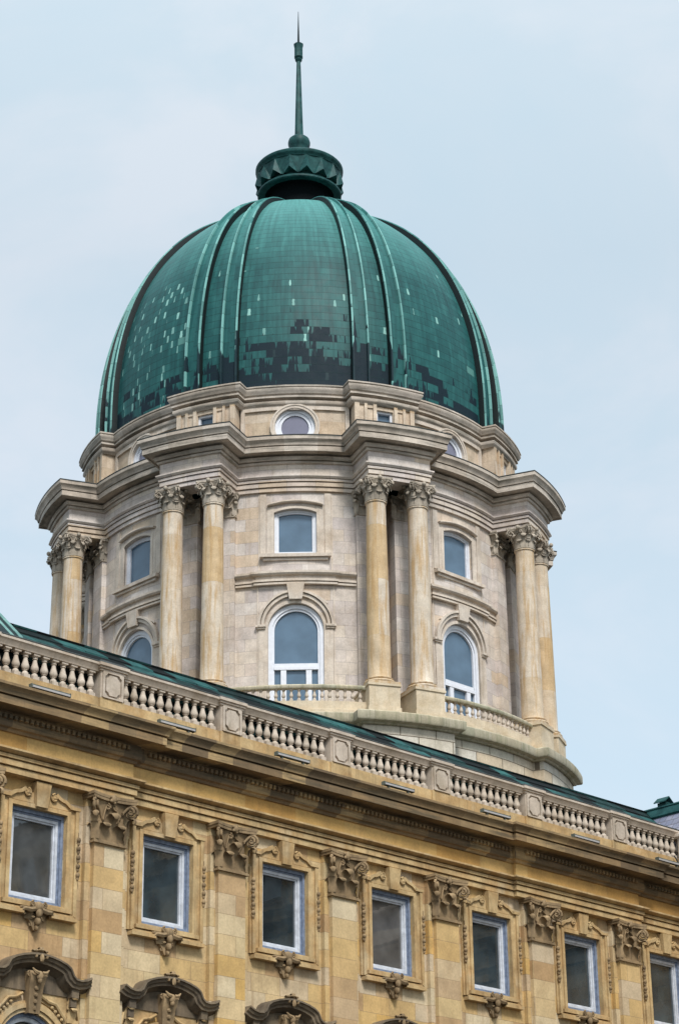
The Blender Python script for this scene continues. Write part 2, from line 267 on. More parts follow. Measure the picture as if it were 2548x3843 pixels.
# ------------------------------------------------------------------ mesh helpers
class MB:
    def __init__(s, fn=None): s.v = []; s.f = []; s.fn = fn; s.uv = {}
    def add(s, vs, fs, uvs=None):
        n = len(s.v); fn = s.fn
        s.v += [tuple(fn(*p)) if fn else tuple(p) for p in vs]
        for f in fs: s.f.append(tuple(i + n for i in f))
        if uvs:
            for i, q in enumerate(uvs): s.uv[n + i] = q
    def grid(s, rows, closed=False, uvs=None):
        m = len(rows[0]); vs = [p for r in rows for p in r]; fs = []
        for i in range(len(rows) - 1):
            for j in range(m if closed else m - 1):
                k = (j + 1) % m
                fs.append((i * m + j, i * m + k, (i + 1) * m + k, (i + 1) * m + j))
        s.add(vs, fs, [q for r in uvs for q in r] if uvs else None)
    def box(s, x0, x1, y0, y1, z0, z1):
        s.add([(x0, y0, z0), (x1, y0, z0), (x1, y1, z0), (x0, y1, z0), (x0, y0, z1), (x1, y0, z1), (x1, y1, z1), (x0, y1, z1)],
              [(0, 3, 2, 1), (4, 5, 6, 7), (0, 1, 5, 4), (1, 2, 6, 5), (2, 3, 7, 6), (3, 0, 4, 7)])
    def plate(s, loop, y0, y1):                      # a closed (x,z) outline given a thickness from y0 to y1
        n = len(loop)
        s.add([(x, y0, z) for x, z in loop] + [(x, y1, z) for x, z in loop],
              [tuple(range(n)), tuple(range(2 * n - 1, n - 1, -1))] + [(i, (i + 1) % n, n + (i + 1) % n, n + i) for i in range(n)])
    def ring2(s, a, b, y0, y1, closed=True):         # frame between two equal-length (x,z) loops
        rows = [[(x, y0, z) for x, z in a], [(x, y1, z) for x, z in a], [(x, y1, z) for x, z in b], [(x, y0, z) for x, z in b]]
        s.grid(rows, closed)
        if not closed:
            m = len(a)
            s.add([r[0] for r in rows] + [r[-1] for r in rows], [(0, 1, 2, 3), (4, 7, 6, 5)])
    def lathe(s, prof, n=16, c=(0, 0, 0), a0=0.0, cap=True, sy=1.0):
        rows = [[(c[0] + r * cos(a0 + 2 * pi * i / n), c[1] + sy * r * sin(a0 + 2 * pi * i / n), c[2] + z) for i in range(n)] for r, z in prof]
        s.grid(rows, True)
        if cap:
            for row in (rows[0], rows[-1]): s.add(row, [tuple(range(n))])
    def tube(s, pts, rad, n=6, cap=True):
        P = [Vector(p) for p in pts]; rows = []
        for i, p in enumerate(P):
            d = (P[min(i + 1, len(P) - 1)] - P[max(i - 1, 0)]); d.normalize()
            a = Vector((0, 0, 1)) if abs(d.z) < 0.85 else Vector((1, 0, 0))
            e1 = d.cross(a).normalized(); e2 = d.cross(e1)
            r = rad[i] if isinstance(rad, (list, tuple)) else rad
            rows.append([tuple(p + (e1 * cos(2 * pi * k / n) + e2 * sin(2 * pi * k / n)) * r) for k in range(n)])
        s.grid(rows, True)
        if cap:
            for row in (rows[0], rows[-1]): s.add(row, [tuple(range(n))])
    def ball(s, c, rx, ry, rz, n=8, m=6):
        rows = [[(c[0] + rx * sin(pi * j / m) * cos(2 * pi * i / n), c[1] + ry * sin(pi * j / m) * sin(2 * pi * i / n), c[2] + rz * cos(pi * j / m)) for i in range(n)] for j in range(m + 1)]
        s.grid(rows, True)
    def leaf(s, base, out, tan, wd, h, curl=0.28, thick=0.0):   # an acanthus leaf: curled at the tip, ribbed, notched edge
        b = Vector(base); o = Vector(out); t = Vector(tan); z = Vector((0, 0, 1))
        prof = [(0.02, 0, 0.85), (0.05, 0.2, 1.0), (0.06, 0.38, 0.82), (0.09, 0.55, 1.02), (0.13, 0.72, 0.82), (0.22, 0.88, 0.95), (0.36, 0.985, 0.75), (0.52, 0.97, 0.7), (0.60, 0.86, 0.5), (0.55, 0.75, 0.2)]
        rows = []
        for po, pz, pw in prof:
            k = curl / 0.5
            c = b + o * (po * k * h) + z * (pz * h); e = t * (wd * 0.5 * pw)
            rib = o * (0.05 * h); dn = z * (0.05 * h if pz > 0.8 else 0)
            rows.append([tuple(c - e - dn), tuple(c - e * 0.5 + rib * 0.5), tuple(c + rib), tuple(c + e * 0.5 + rib * 0.5), tuple(c + e - dn)])
        s.grid(rows)
    def volute(s, c, e1, rad, tr, turns=1.9, n=6, stem=None):
        c = Vector(c); e1 = Vector(e1).normalized(); z = Vector((0, 0, 1)); pts = []; rr = []
        if stem:
            s0 = Vector(stem); top = c + z * rad
            mid = (s0 + top) * 0.5 - e1 * 0.04 + z * (rad * 0.35)
            for q in (0, 0.25, 0.5, 0.75):
                pts.append(s0 * (1 - q) ** 2 + mid * 2 * q * (1 - q) + top * q * q); rr.append(tr * (0.7 + 0.3 * q))
        K = int(turns * 14)
        for i in range(K + 1):
            a = pi / 2 - 2 * pi * i / 14; r = rad * (1 - 0.86 * i / K)
            pts.append(c + e1 * (r * cos(a)) + z * (r * sin(a))); rr.append(tr * (1 - 0.45 * i / K))
        s.tube(pts, rr, n)
    def build(s, name, mat, parent=None, smooth=38, loc=None):
        me = bpy.data.meshes.new(name); me.from_pydata(s.v, [], s.f)
        if s.uv:
            uvl = me.uv_layers.new(name='UVMap')
            for lp in me.loops: uvl.data[lp.index].uv = s.uv.get(lp.vertex_index, (0, 0))
        bm = bmesh.new(); bm.from_mesh(me)
        if not s.uv: bmesh.ops.remove_doubles(bm, verts=bm.verts, dist=0.0008)
        bmesh.ops.recalc_face_normals(bm, faces=bm.faces)
        bm.to_mesh(me); bm.free()
        if smooth:
            me.polygons.foreach_set('use_smooth', [True] * len(me.polygons)); me.set_sharp_from_angle(angle=R(smooth))
        me.materials.append(MAT[mat]); me.update()
        o = bpy.data.objects.new(name, me); COL.objects.link(o)
        if parent: o.parent = parent
        if loc: o.location = loc
        return o
def empty(name, loc, rz, label, cat):
    o = bpy.data.objects.new(name, None); COL.objects.link(o); o.location = loc; o.rotation_euler = (0, 0, rz)
    o['label'] = label; o['category'] = cat
    return o
def dup(o, parent, loc=None, rz=None):
    c = o.copy(); COL.objects.link(c); c.parent = parent
    if loc is not None: c.location = loc
    if rz is not None: c.rotation_euler = (0, 0, rz)
    for ch in list(o.children):
        d = ch.copy(); COL.objects.link(d); d.parent = c
    return c
def arch(hw, z0, zs, n=20, rise=None):             # (x,z) loop: jambs from z0 to zs, then an arch (half round, or a segment of given rise)
    pts = [(-hw, z0), (-hw, zs)]
    if rise is None:
        pts += [(-hw * cos(pi * i / n), zs + hw * sin(pi * i / n)) for i in range(1, n)]
    else:
        rr = (hw * hw + rise * rise) / (2 * rise); a = asin(hw / rr)
        pts += [(rr * sin(-a + 2 * a * i / n), zs + rise - rr + rr * cos(-a + 2 * a * i / n)) for i in range(1, n)]
    return pts + [(hw, zs), (hw, z0)]
def rect(x0, x1, z0, z1): return [(x0, z0), (x0, z1), (x1, z1), (x1, z0)]
def pierced(mb, xs, z0, z1, ops, o=0.0, depth=0.3):  # a wall sheet with openings (cx, hw, bottom fn, top fn) and their reveals
    X = set(round(x, 5) for x in xs)
    for cx, hw, fb, ft, n in ops:
        for i in range(n + 1): X.add(round(cx - hw * cos(pi * i / n), 5))
    X = sorted(X)
    for a, b in zip(X, X[1:]):
        if b - a < 1e-4: continue
        mid = (a + b) / 2; za, zb = z0, z0
        for cx, hw, fb, ft, n in sorted([q for q in ops if abs(mid - q[0]) < q[1]], key=lambda q: q[2](0)):
            ba, bb = fb(a - cx), fb(b - cx); mb.add([(a, o, za), (b, o, zb), (b, o, bb), (a, o, ba)], [(0, 1, 2, 3)])
            za, zb = ft(a - cx), ft(b - cx)
            mb.add([(a, o, za), (b, o, zb), (b, o - depth, zb), (a, o - depth, za)], [(0, 1, 2, 3)])
            mb.add([(a, o, ba), (b, o, bb), (b, o - depth, bb), (a, o - depth, ba)], [(0, 1, 2, 3)])
        mb.add([(a, o, za), (b, o, zb), (b, o, z1), (a, o, z1)], [(0, 1, 2, 3)])
    for cx, hw, fb, ft, n in ops:
        for s_ in (-1, 1):
            lo, hi = fb(s_ * hw), ft(s_ * hw)
            if hi - lo > 1e-3: mb.add([(cx + s_ * hw, o, lo), (cx + s_ * hw, o - depth, lo), (cx + s_ * hw, o - depth, hi), (cx + s_ * hw, o, hi)], [(0, 1, 2, 3)])
def half_round(hw, zs): return lambda x: zs + sqrt(max(0, hw * hw - x * x))
def segment(hw, zs, rise):
    rr = (hw * hw + rise * rise) / (2 * rise)
    return lambda x: zs + rise - rr + sqrt(max(0, rr * rr - x * x))
def const(c): return lambda x: c
def lin(a, b, n): return [a + (b - a) * i / n for i in range(n + 1)]
def thick_path(mb, path, prof):                     # sweep (d,o) profile along an (x,z) polyline; d is measured to the right of travel
    P = [Vector((p[0], p[1])) for p in path]; rows = []
    for i, p in enumerate(P):
        d = (P[min(i + 1, len(P) - 1)] - P[max(i - 1, 0)]).normalized(); nr = Vector((d.y, -d.x))
        rows.append([(p.x + nr.x * dd, oo, p.y + nr.y * dd) for dd, oo in prof])
    mb.grid(rows, True)
    for r in (rows[0], rows[-1]): mb.add(r, [tuple(range(len(prof)))])

# ------------------------------------------------------------------ ground
g = MB(); g.add([(-3000, -3000, -1.7), (3000, -3000, -1.7), (3000, 3000, -1.7), (-3000, 3000, -1.7)], [(0, 1, 2, 3)])
go = g.build('ground', 'paving', None, None); go['kind'] = 'structure'

# ================================================================== THE DOMED TOWER
T = empty('domed_tower', (DX, DY, -1.7), R(PH), 'round stone tower with paired columns under a green copper dome and spire', 'tower')
Z0 = 1.7                                            # children are written in camera heights; shift by this
def cyl(a, r, z): return (r * sin(a), -r * cos(a), z + Z0)
def bend(Rr, a0=0.0):                               # flat detail (x sideways, o outwards, z) wrapped on a cylinder
    return lambda x, o, z: cyl(a0 + x / Rr, Rr + o, z)
def flat(Rr, a0=0.0):                               # flat detail on the tangent plane
    return lambda x, o, z: (x * cos(a0) + (Rr + o) * sin(a0), x * sin(a0) - (Rr + o) * cos(a0), z + Z0)
def zsh(x, y, z): return (x, y, z + Z0)
BAYS = [R(22.5 + 45 * k) for k in range(8)]
def pair_ring(mb, prof, Rm, Rb, w0, nb=9, nm=10, amp=1.0):
    rows = []
    for p, z in prof:
        row = []
        for c in BAYS:
            h1 = asin((w0 + p) / (Rm + p)); h2 = asin((w0 + p) / (Rb + p))
            pa = c - R(45) + h1
            row += [cyl(pa + (c - h1 - pa) * i / nm, Rm + p, z) for i in range(1, nm + 1)]
            row += [cyl(c - h2 + 2 * h2 * i / nb, Rb + p, z) for i in range(nb + 1)]
            row.append(cyl(c + h1, Rm + p, z))
        rows.append(row)
    mb.grid(rows, True)
def full_ring(mb, prof, n=128):
    mb.grid([[cyl(2 * pi * i / n, r, z) for i in range(n)] for r, z in prof], True)

# ---- base with ashlar blocks, ledge, balcony floor
b = MB(); pair_ring(b, [(0, 16.0), (0, 29.08)], 12.0, 12.5, 2.05); b.build('base_wall', 'base', T)
b = MB(); pair_ring(b, [(0.0, 28.98), (0.10, 29.0), (0.14, 29.06), (0.34, 29.10), (0.38, 29.16), (0.38, 29.46), (0.30, 29.52), (-0.4, 29.62), (-2.2, 29.64)], 12.04, 12.54, 2.07); b.build('base_ledge', 'ledge', T)
# ---- drum wall
def drum_ops(zs_only=False):
    return [(0, 1.2, const(29.6), half_round(1.2, 33.95), 22), (0, 0.93, const(37.44), segment(0.93, 39.42, 0.18), 14)]
wl = MB()
for k in range(8):
    a = R(45 * k); wl.fn = bend(10.2, a)
    ops = drum_ops() if k in (0, 1, 7, 2, 6) else []
    pierced(wl, lin(-2.72, 2.72, 18), 29.6, 40.5, ops, 0.0, 0.35)
wl.fn = None
for c in BAYS:                                      # recessed strip behind the paired columns
    wl.fn = bend(10.2, c); wl.grid([[(x, o, 29.6) for x, o in ((-1.3, 0), (-0.42, 0), (-0.42, -0.8), (0.42, -0.8), (0.42, 0), (1.3, 0))], [(x, o, 40.5) for x, o in ((-1.3, 0), (-0.42, 0), (-0.42, -0.8), (0.42, -0.8), (0.42, 0), (1.3, 0))]])
wl.build('drum_wall', 'drum', T)
pl = MB(); pc = MB()
def pil_cap(mb, hw, h, d, fn_o):
    # flat Corinthian capital: bell block, three rows of curled leaves, corner volutes, abacus; local x, o, z from 0 to h
    s = h / 1.27
    mb.grid([[(-w_ * hw, -0.1, z * h), (-w_ * hw, d * w_, z * h), (w_ * hw, d * w_, z * h), (w_ * hw, -0.1, z * h)] for z, w_ in ((0, 0.98), (0.3, 0.90), (0.55, 0.90), (0.75, 0.97), (0.86, 1.08), (0.90, 1.06))])
    mb.box(-hw - 0.06 * s, hw + 0.06 * s, -0.1, d + 0.06 * s, 0.0, 0.055 * s); mb.box(-hw - 0.035 * s, hw + 0.035 * s, -0.1, d + 0.035 * s, 0.056 * s, 0.10 * s)
    O, Tn = (0, 1, 0), (1, 0, 0)
    for x in (-hw * 0.5, hw * 0.5): mb.leaf((x, d * 0.92, 0.10 * s), O, Tn, hw * 0.84, 0.42 * s, 0.48)
    mb.leaf((0, d * 0.9, 0.10 * s), O, Tn, hw * 0.86, 0.70 * s, 0.36)
    for sg in (-1, 1):
        mb.leaf((sg * hw * 0.98, d, 0.10 * s), (sg * 0.6, 0.8, 0), (0.8, -sg * 0.6, 0), hw * 0.5, 0.68 * s, 0.34)
        mb.leaf((sg * hw, d * 0.4, 0.10 * s), (sg, 0, 0), (0, 1, 0), d * 0.9, 0.42 * s, 0.3)
        e = Vector((sg, 1, 0)).normalized(); cc = Vector((sg * (hw + 0.10 * s), d + 0.10 * s, 0.92 * s))
        mb.volute(cc, e, 0.185 * s, 0.048 * s, 1.8, 6, (sg * hw * 0.45, d * 0.9, 0.60 * s))
        mb.volute(cc + Vector((-sg * 0.05, 0.05, 0)) * s, e, 0.10 * s, 0.045 * s, 1.2, 6)
        mb.volute((sg * hw * 0.26, d + 0.05 * s, 0.97 * s), (-sg, 0.15, 0), 0.085 * s, 0.03 * s, 1.5, 5, (sg * hw * 0.5, d + 0.02, 0.62 * s))
        mb.leaf((sg * (hw + 0.06 * s), d + 0.06 * s, 0.52 * s), tuple(e), (e.y, -e.x, 0), 0.22 * s, 0.26 * s, 0.4)
    q = hw + 0.22 * s; dd = d + 0.22 * s
    front = [(q * x, dd - 0.13 * s * (1 - x * x) * 1.1) for x in lin(-1, 1, 8)]
    lp = [(-q, -0.1)] + front + [(q, -0.1)]
    n = len(lp)
    for z0, z1, gw in ((1.12 * s, 1.19 * s, 0.97), (1.195 * s, 1.27 * s, 1.0)):
        vs = [(x * gw, o * gw if o > 0 else o, z0) for x, o in lp] + [(x * gw, o * gw if o > 0 else o, z1) for x, o in lp]
        mb.add(vs, [tuple(range(n)), tuple(range(n, 2 * n))] + [(i, (i + 1) % n, n + (i + 1) % n, n + i) for i in range(n)])
    mb.ball((0, d + 0.12 * s, 1.17 * s), 0.10 * s, 0.07 * s, 0.11 * s)
    for i in range(5): mb.ball((0.09 * s * cos(i * 1.257), d + 0.13 * s, 1.17 * s + 0.09 * s * sin(i * 1.257)), 0.05 * s, 0.04 * s, 0.05 * s, 6, 4)
PR = 10.2
p0 = MB(bend(PR)); p0.box(-0.5, 0.5, -0.3, 0.22, 29.64, 39.36); p0.box(-0.58, 0.58, -0.3, 0.30, 29.64, 31.0)
c0 = MB(lambda x, o, z: bend(PR)(x, o, z + 39.3)); pil_cap(c0, 0.5, 1.1, 0.22, None)
DELTA = R(4.86)
pil = p0.build('pilaster', 'drum', T); c0.build('capital', 'capital', pil, 62)
first = True
COLA = []
for c in (R(-67.5), R(-22.5), R(22.5), R(67.5), R(-112.5), R(112.5)):
    for sg in (-1, 1): COLA.append(c + sg * DELTA)
for a in COLA:
    if first: pil.rotation_euler = (0, 0, a); first = False
    else: dup(pil, T, (0, 0, 0), a)
# ---- free columns with Corinthian capitals on pedestals
RC = 11.63
def at_col(x, y, z): return (x, -RC + y, z + Z0)
cm = MB(at_col)
NP = 24
prof = [(0.50 - 0.075 * (t ** 1.6), 31.32 + 8.0 * t) for t in lin(0, 1, 10)]
cm.lathe([(0.545, 31.24), (0.52, 31.28)] + prof + [(0.47, 39.33), (0.47, 39.40), (0.43, 39.44)], NP)
col = cm.build('column', 'column', T)
cb = MB(at_col)
cb.box(-0.70, 0.70, -0.70, 0.70, 30.90, 31.0)
cb.lathe([(0.60, 30.99), (0.67, 31.03), (0.69, 31.08), (0.66, 31.13), (0.58, 31.15), (0.56, 31.18), (0.60, 31.20), (0.61, 31.235), (0.55, 31.26), (0.5, 31.27)], NP)
cb.build('column_base', 'column', col)
cc = MB(lambda x, y, z: at_col(x, y, z + 39.38))
cc.lathe([(0.43, 0), (0.44, 0.3), (0.46, 0.55), (0.52, 0.78), (0.60, 0.90), (0.56, 0.92)], 20)
cc.lathe([(0.43, 0.0), (0.49, 0.02), (0.49, 0.06), (0.44, 0.08)], 20)
for i in range(8):
    a = 2 * pi * i / 8; o = (cos(a), sin(a), 0); tn = (-sin(a), cos(a), 0)
    cc.leaf((0.43 * o[0], 0.43 * o[1], 0.06), o, tn, 0.36, 0.36, 0.32)
    a += pi / 8; o = (cos(a), sin(a), 0); tn = (-sin(a), cos(a), 0)
    cc.leaf((0.44 * o[0], 0.44 * o[1], 0.06), o, tn, 0.36, 0.62, 0.32)
for i in range(4):
    a = pi / 4 + i * pi / 2; o = Vector((cos(a), sin(a), 0)); tn = Vector((-sin(a), cos(a), 0))
    for sg in (-1, 1): cc.volute(o * 0.70 + tn * 0.045 * sg + Vector((0, 0, 0.80)), o + tn * 0.12 * sg, 0.155, 0.042, 1.7, 6, tuple(o * 0.42 + tn * 0.2 * sg + Vector((0, 0, 0.5))))
    cc.leaf(tuple(o * 0.60 + Vector((0, 0, 0.42))), tuple(o), tuple(tn), 0.2, 0.24, 0.4)
    b_ = a + pi / 4; o2 = Vector((cos(b_), sin(b_), 0)); t2 = Vector((-sin(b_), cos(b_), 0))
    for sg in (-1, 1): cc.volute(o2 * 0.56 + t2 * 0.10 * sg + Vector((0, 0, 0.82)), t2 * -sg, 0.075, 0.028, 1.5, 5, tuple(o2 * 0.48 + t2 * 0.2 * sg + Vector((0, 0, 0.5))))
    cc.ball(tuple(o2 * 0.66 + Vector((0, 0, 0.98))), 0.10, 0.10, 0.11)
q = 0.66
for z0, z1, k in ((0.91, 0.97, 0.96), (0.972, 1.05, 1.0)):
    lp = []
    for i in range(4):
        a = pi / 4 + i * pi / 2; a2 = a + pi / 2
        c1 = Vector((cos(a), sin(a))) * 0.92 * k; c2 = Vector((cos(a2), sin(a2))) * 0.92 * k
        mid = (c1 + c2) * 0.5
        for t in (0.06, 0.2, 0.35, 0.5, 0.65, 0.8, 0.94):
            p = c1.lerp(c2, t); lp.append(tuple(p - mid.normalized() * 0.14 * (1 - (2 * t - 1) ** 2)))
    n = len(lp)
    cc.add([(x, y, z0) for x, y in lp] + [(x, y, z1) for x, y in lp], [tuple(range(n)), tuple(range(n, 2 * n))] + [(i, (i + 1) % n, n + (i + 1) % n, n + i) for i in range(n)])
cc.build('capital', 'capital', col, 62)
cp = MB(at_col)
cp.box(-0.68, 0.68, -0.66, 1.55, 29.62, 30.86); cp.box(-0.73, 0.73, -0.71, 1.55, 30.80, 30.896); cp.box(-0.72, 0.72, -0.70, 1.55, 29.62, 29.86)
cp.build('pedestal', 'pedestal', col)
for i, a in enumerate(COLA):
    if i == 0: col.rotation_euler = (0, 0, a)
    else: dup(col, T, (0, 0, 0), a)
# ---- architrave, frieze and main cornice, breaking forward over every pair of columns
e = MB(); pair_ring(e, [(-1.0, 40.40), (-0.06, 40.40), (-0.06, 40.565), (-0.14, 40.57), (-0.14, 40.60), (0.0, 40.605), (0.0, 40.79), (-0.08, 40.795), (-0.08, 40.825), (0.05, 40.83), (0.05, 40.94), (-0.02, 40.945), (-0.02, 40.97), (0.08, 40.975), (0.15, 41.05), (0.15, 41.11), (0.0, 41.13), (0.0, 41.68)], 10.38, 12.08, 1.47); e.build('entablature', 'drum', T)
e = MB(); pair_ring(e, [(-0.02, 41.66), (0.09, 41.67), (0.12, 41.76), (0.04, 41.765), (0.04, 41.80), (0.18, 41.805), (0.23, 41.92), (0.23, 41.96), (0.10, 41.965), (0.10, 42.04), (0.56, 42.10), (0.56, 42.04), (0.62, 42.03), (0.62, 42.27), (0.57, 42.275), (0.57, 42.30), (0.66, 42.31), (0.68, 42.40), (0.74, 42.50), (0.80, 42.55), (0.80, 42.70), (0.74, 42.72)], 10.38, 12.08, 1.47); e.build('main_cornice', 'drum_cornice', T)
e = MB(); pair_ring(e, [(0.74, 42.705), (0.81, 42.71), (0.815, 42.755), (0.78, 42.775), (0.0, 42.93), (-1.3, 43.02), (-2.9, 43.1)], 10.38, 12.08, 1.47); e.build('lead_flashing', 'lead', T)
# ---- window bays of the drum: upper window, string course, arched window with keystone
def bay_parts(first_a):
    S = bend(10.2); Fm = flat(10.2)
    out = []
    # upper window
    m = MB(S); lo = arch(0.93, 37.44, 39.42, 14, 0.18); lo2 = arch(1.08, 37.44, 39.50, 14, 0.2)
    m.ring2(lo, lo2, -0.05, 0.05, False)
    big = [(1.26 * sin(x), 39.78 + 0.2 * (cos(x * 1.2) - 1) * 1.0) for x in lin(-1.2, 1.2, 16)]
    thick_path(m, [(x, 39.80 + 0.16 * (1 - (x / 1.2) ** 2)) for x in lin(-1.22, 1.22, 16)], [(0, -0.03), (0, 0.17), (0.05, 0.19), (0.09, 0.16), (0.10, -0.03)])
    for s_ in (-1, 1):
        m.box(*sorted((s_ * 1.28, s_ * 1.55)), -0.03, 0.05, 37.48, 40.32); m.box(*sorted((s_ * 1.56, s_ * 1.62)), -0.03, 0.025, 36.6, 40.32)
        m.box(*sorted((s_ * 0.94, s_ * 1.25)), -0.03, 0.032, 37.48, 39.70)
    m.box(-1.40, 1.40, -0.05, 0.16, 37.14, 37.25); m.box(-1.52, 1.52, -0.05, 0.28, 37.27, 37.42); m.box(-1.05, -0.9, -0.05, 0.10, 37.42, 37.50); m.box(0.9, 1.05, -0.05, 0.10, 37.42, 37.50)
    win = m.build('upper_window', 'drum_trim', T)
    m = MB(Fm); m.ring2(arch(0.92, 37.44, 39.41, 14, 0.18), arch(0.80, 37.54, 39.36, 14, 0.14), -0.33, -0.17, True); m.ring2(arch(0.80, 37.54, 39.36, 14, 0.14), arch(0.73, 37.62, 39.32, 14, 0.11), -0.33, -0.21, True)
    m.build('frame', 'white', win)
    m = MB(Fm); lp = arch(0.76, 37.58, 39.33, 14, 0.12); m.add([(x, -0.29, z) for x, z in lp], [tuple(range(len(lp)))]); m.build('pane', 'sky_tinted_glass', win, None)
    out.append(win)
    # string course, stepping forward in the middle
    m = MB(S)
    pr = [(-0.05, 35.98), (0.11, 35.98), (0.11, 36.07), (0.03, 36.075), (0.03, 36.105), (0.15, 36.11), (0.15, 36.20), (0.05, 36.205), (0.05, 36.38), (0.17, 36.40), (0.23, 36.47), (0.23, 36.57), (0.0, 36.62)]
    rows = []
    for p, z in pr:
        rows.append([(x, p, z) for x in lin(-2.62 - 0, -1.68 - p, 4)] + [(x, p + 0.09, z) for x in lin(-1.68 - p, 1.68 + p, 12)] + [(x, p, z) for x in lin(1.68 + p, 2.62, 4)])
    m.grid(rows)
    out.append(m.build('string_course', 'drum_trim', T))
    # arched window surround
    m = MB(S)
    m.ring2(arch(1.2, 29.64, 33.95, 26), arch(1.32, 29.64, 33.95, 26), -0.05, 0.05, False)
    arcs = lambda r: [(-r * cos(pi * i / 26), 34.10 + r * sin(pi * i / 26)) for i in range(27)]
    m.ring2(arcs(1.36), arcs(1.49), -0.02, 0.12, False); m.ring2(arcs(1.52), arcs(1.62), -0.02, 0.20, False)
    for s_ in (-1, 1):
        m.box(*sorted((s_ * 1.30, s_ * 1.66)), -0.02, 0.13, 33.98, 34.06); m.box(*sorted((s_ * 1.28, s_ * 1.72)), -0.02, 0.19, 34.06, 34.16)
        m.box(*sorted((s_ * 1.32, s_ * 1.60)), -0.02, 0.06, 29.64, 33.98); m.box(*sorted((s_ * 1.62, s_ * 1.68)), -0.02, 0.03, 29.64, 36.0)
        aa = [(s_ * 1.92 * cos(t), 33.72 + 1.92 * sin(t)) for t in lin(R(46), R(79), 10)]
        thick_path(m, aa, [(0, -0.02), (0, 0.13), (0.06, 0.13), (0.06, -0.02)])
    aw = m.build('arched_window', 'drum_trim', T)
    m = MB(S); m.add([(-0.27, 0.0, 35.28), (0.27, 0.0, 35.28), (0.38, 0.0, 36.0), (-0.38, 0.0, 36.0), (-0.27, 0.20, 35.28), (0.27, 0.20, 35.28), (0.38, 0.26, 36.0), (-0.38, 0.26, 36.0)], [(0, 1, 2, 3), (4, 5, 6, 7), (0, 1, 5, 4), (1, 2, 6, 5), (2, 3, 7, 6), (3, 0, 4, 7)])
    m.build('keystone', 'drum_trim', aw)
    m = MB(Fm); m.ring2(arch(1.19, 29.65, 33.94, 26), arch(1.02, 29.75, 33.93, 26), -0.36, -0.14, True); m.ring2(arch(1.02, 29.75, 33.93, 26), arch(0.93, 29.85, 33.92, 26), -0.36, -0.20, True)
    m.box(-0.95, 0.95, -0.36, -0.16, 32.17, 32.31); m.box(-0.95, 0.95, -0.36, -0.20, 32.315, 32.46)
    for s_ in (-1, 1): m.box(*sorted((s_ * 0.42, s_ * 0.66)), -0.36, -0.18, 29.85, 32.165)
    m.build('frame', 'white', aw)
    m = MB(Fm); lp = arch(0.97, 29.8, 33.93, 26); m.add([(x, -0.30, z) for x, z in lp], [tuple(range(len(lp)))]); m.build('pane', 'sky_tinted_glass', aw, None)
    out.append(aw)
    return out
bp_ = bay_parts(0)
for a in (R(45), R(-45), R(90), R(-90)):
    for o in bp_: dup(o, T, (0, 0, 0), a)
# ---- balcony balustrades between the pedestals
def baluster_prof(h, r):
    return [(r * .95, 0), (r * .95, h * .07), (r * .6, h * .10), (r * .5, h * .14), (r * .8, h * .20), (r, h * .30), (r * .9, h * .40), (r * .6, h * .55), (r * .45, h * .68), (r * .42, h * .76), (r * .75, h * .80), (r * .75, h * .84), (r * .5, h * .86), (r * .9, h * .90), (r * .9, h)]
def rail_baluster(mb, h, c):
    x, y, z = c; k = h / 0.715; q = 0.098 * k                     # square foot and head, pear-shaped body
    def bx(hw, z0, z1): mb.add([(x - hw, y - hw, z + z0 * h), (x + hw, y - hw, z + z0 * h), (x + hw, y + hw, z + z0 * h), (x - hw, y + hw, z + z0 * h), (x - hw, y - hw, z + z1 * h), (x + hw, y - hw, z + z1 * h), (x + hw, y + hw, z + z1 * h), (x - hw, y + hw, z + z1 * h)], [(0, 3, 2, 1), (4, 5, 6, 7), (0, 1, 5, 4), (1, 2, 6, 5), (2, 3, 7, 6), (3, 0, 4, 7)])
    bx(q, 0.0, 0.15); bx(q, 0.92, 1.0)
    mb.lathe([(q * a, b * h) for a, b in ((0.95, 0.15), (0.97, 0.19), (0.8, 0.24), (0.52, 0.27), (0.50, 0.30), (0.72, 0.315), (0.72, 0.335), (0.85, 0.35), (1.05, 0.41), (1.10, 0.46), (1.02, 0.52), (0.82, 0.60), (0.64, 0.70), (0.55, 0.78), (0.54, 0.80), (0.78, 0.815), (0.78, 0.84), (0.62, 0.86), (0.85, 0.90), (0.95, 0.92))], 12, (x, y, z), 0, False)
m = MB(bend(11.75)); m.grid([[(x, o, z) for x in lin(-2.95, 2.95, 16)] for o, z in [(-0.12, 30.70), (0.14, 30.70), (0.17, 30.74), (0.17, 30.82), (0.13, 30.87), (-0.14, 30.87), (-0.16, 30.74)]])
bal = m.build('balcony_balustrade', 'ledge', T)
m = MB(bend(11.75)); m.grid([[(x, o, z) for x in lin(-2.95, 2.95, 16)] for o, z in [(0.30, 29.5), (0.30, 29.74), (0.15, 29.80), (0.15, 30.14), (-0.15, 30.14), (-0.15, 29.5)]])
m.build('plinth', 'pedestal', bal)
m = MB(zsh); rail_baluster(m, 0.56, (0, -11.75, 30.14)); bl0 = m.build('baluster', 'pale', bal)
nb = 18
for i in range(nb):
    a = (-2.72 + 5.44 * i / (nb - 1)) / 11.75
    if i == 0: bl0.rotation_euler = (0, 0, a)
    else: c = bl0.copy(); COL.objects.link(c); c.parent = bal; c.rotation_euler = (0, 0, a)
for a in (R(45), R(-45)): dup(bal, T, (0, 0, 0), a)
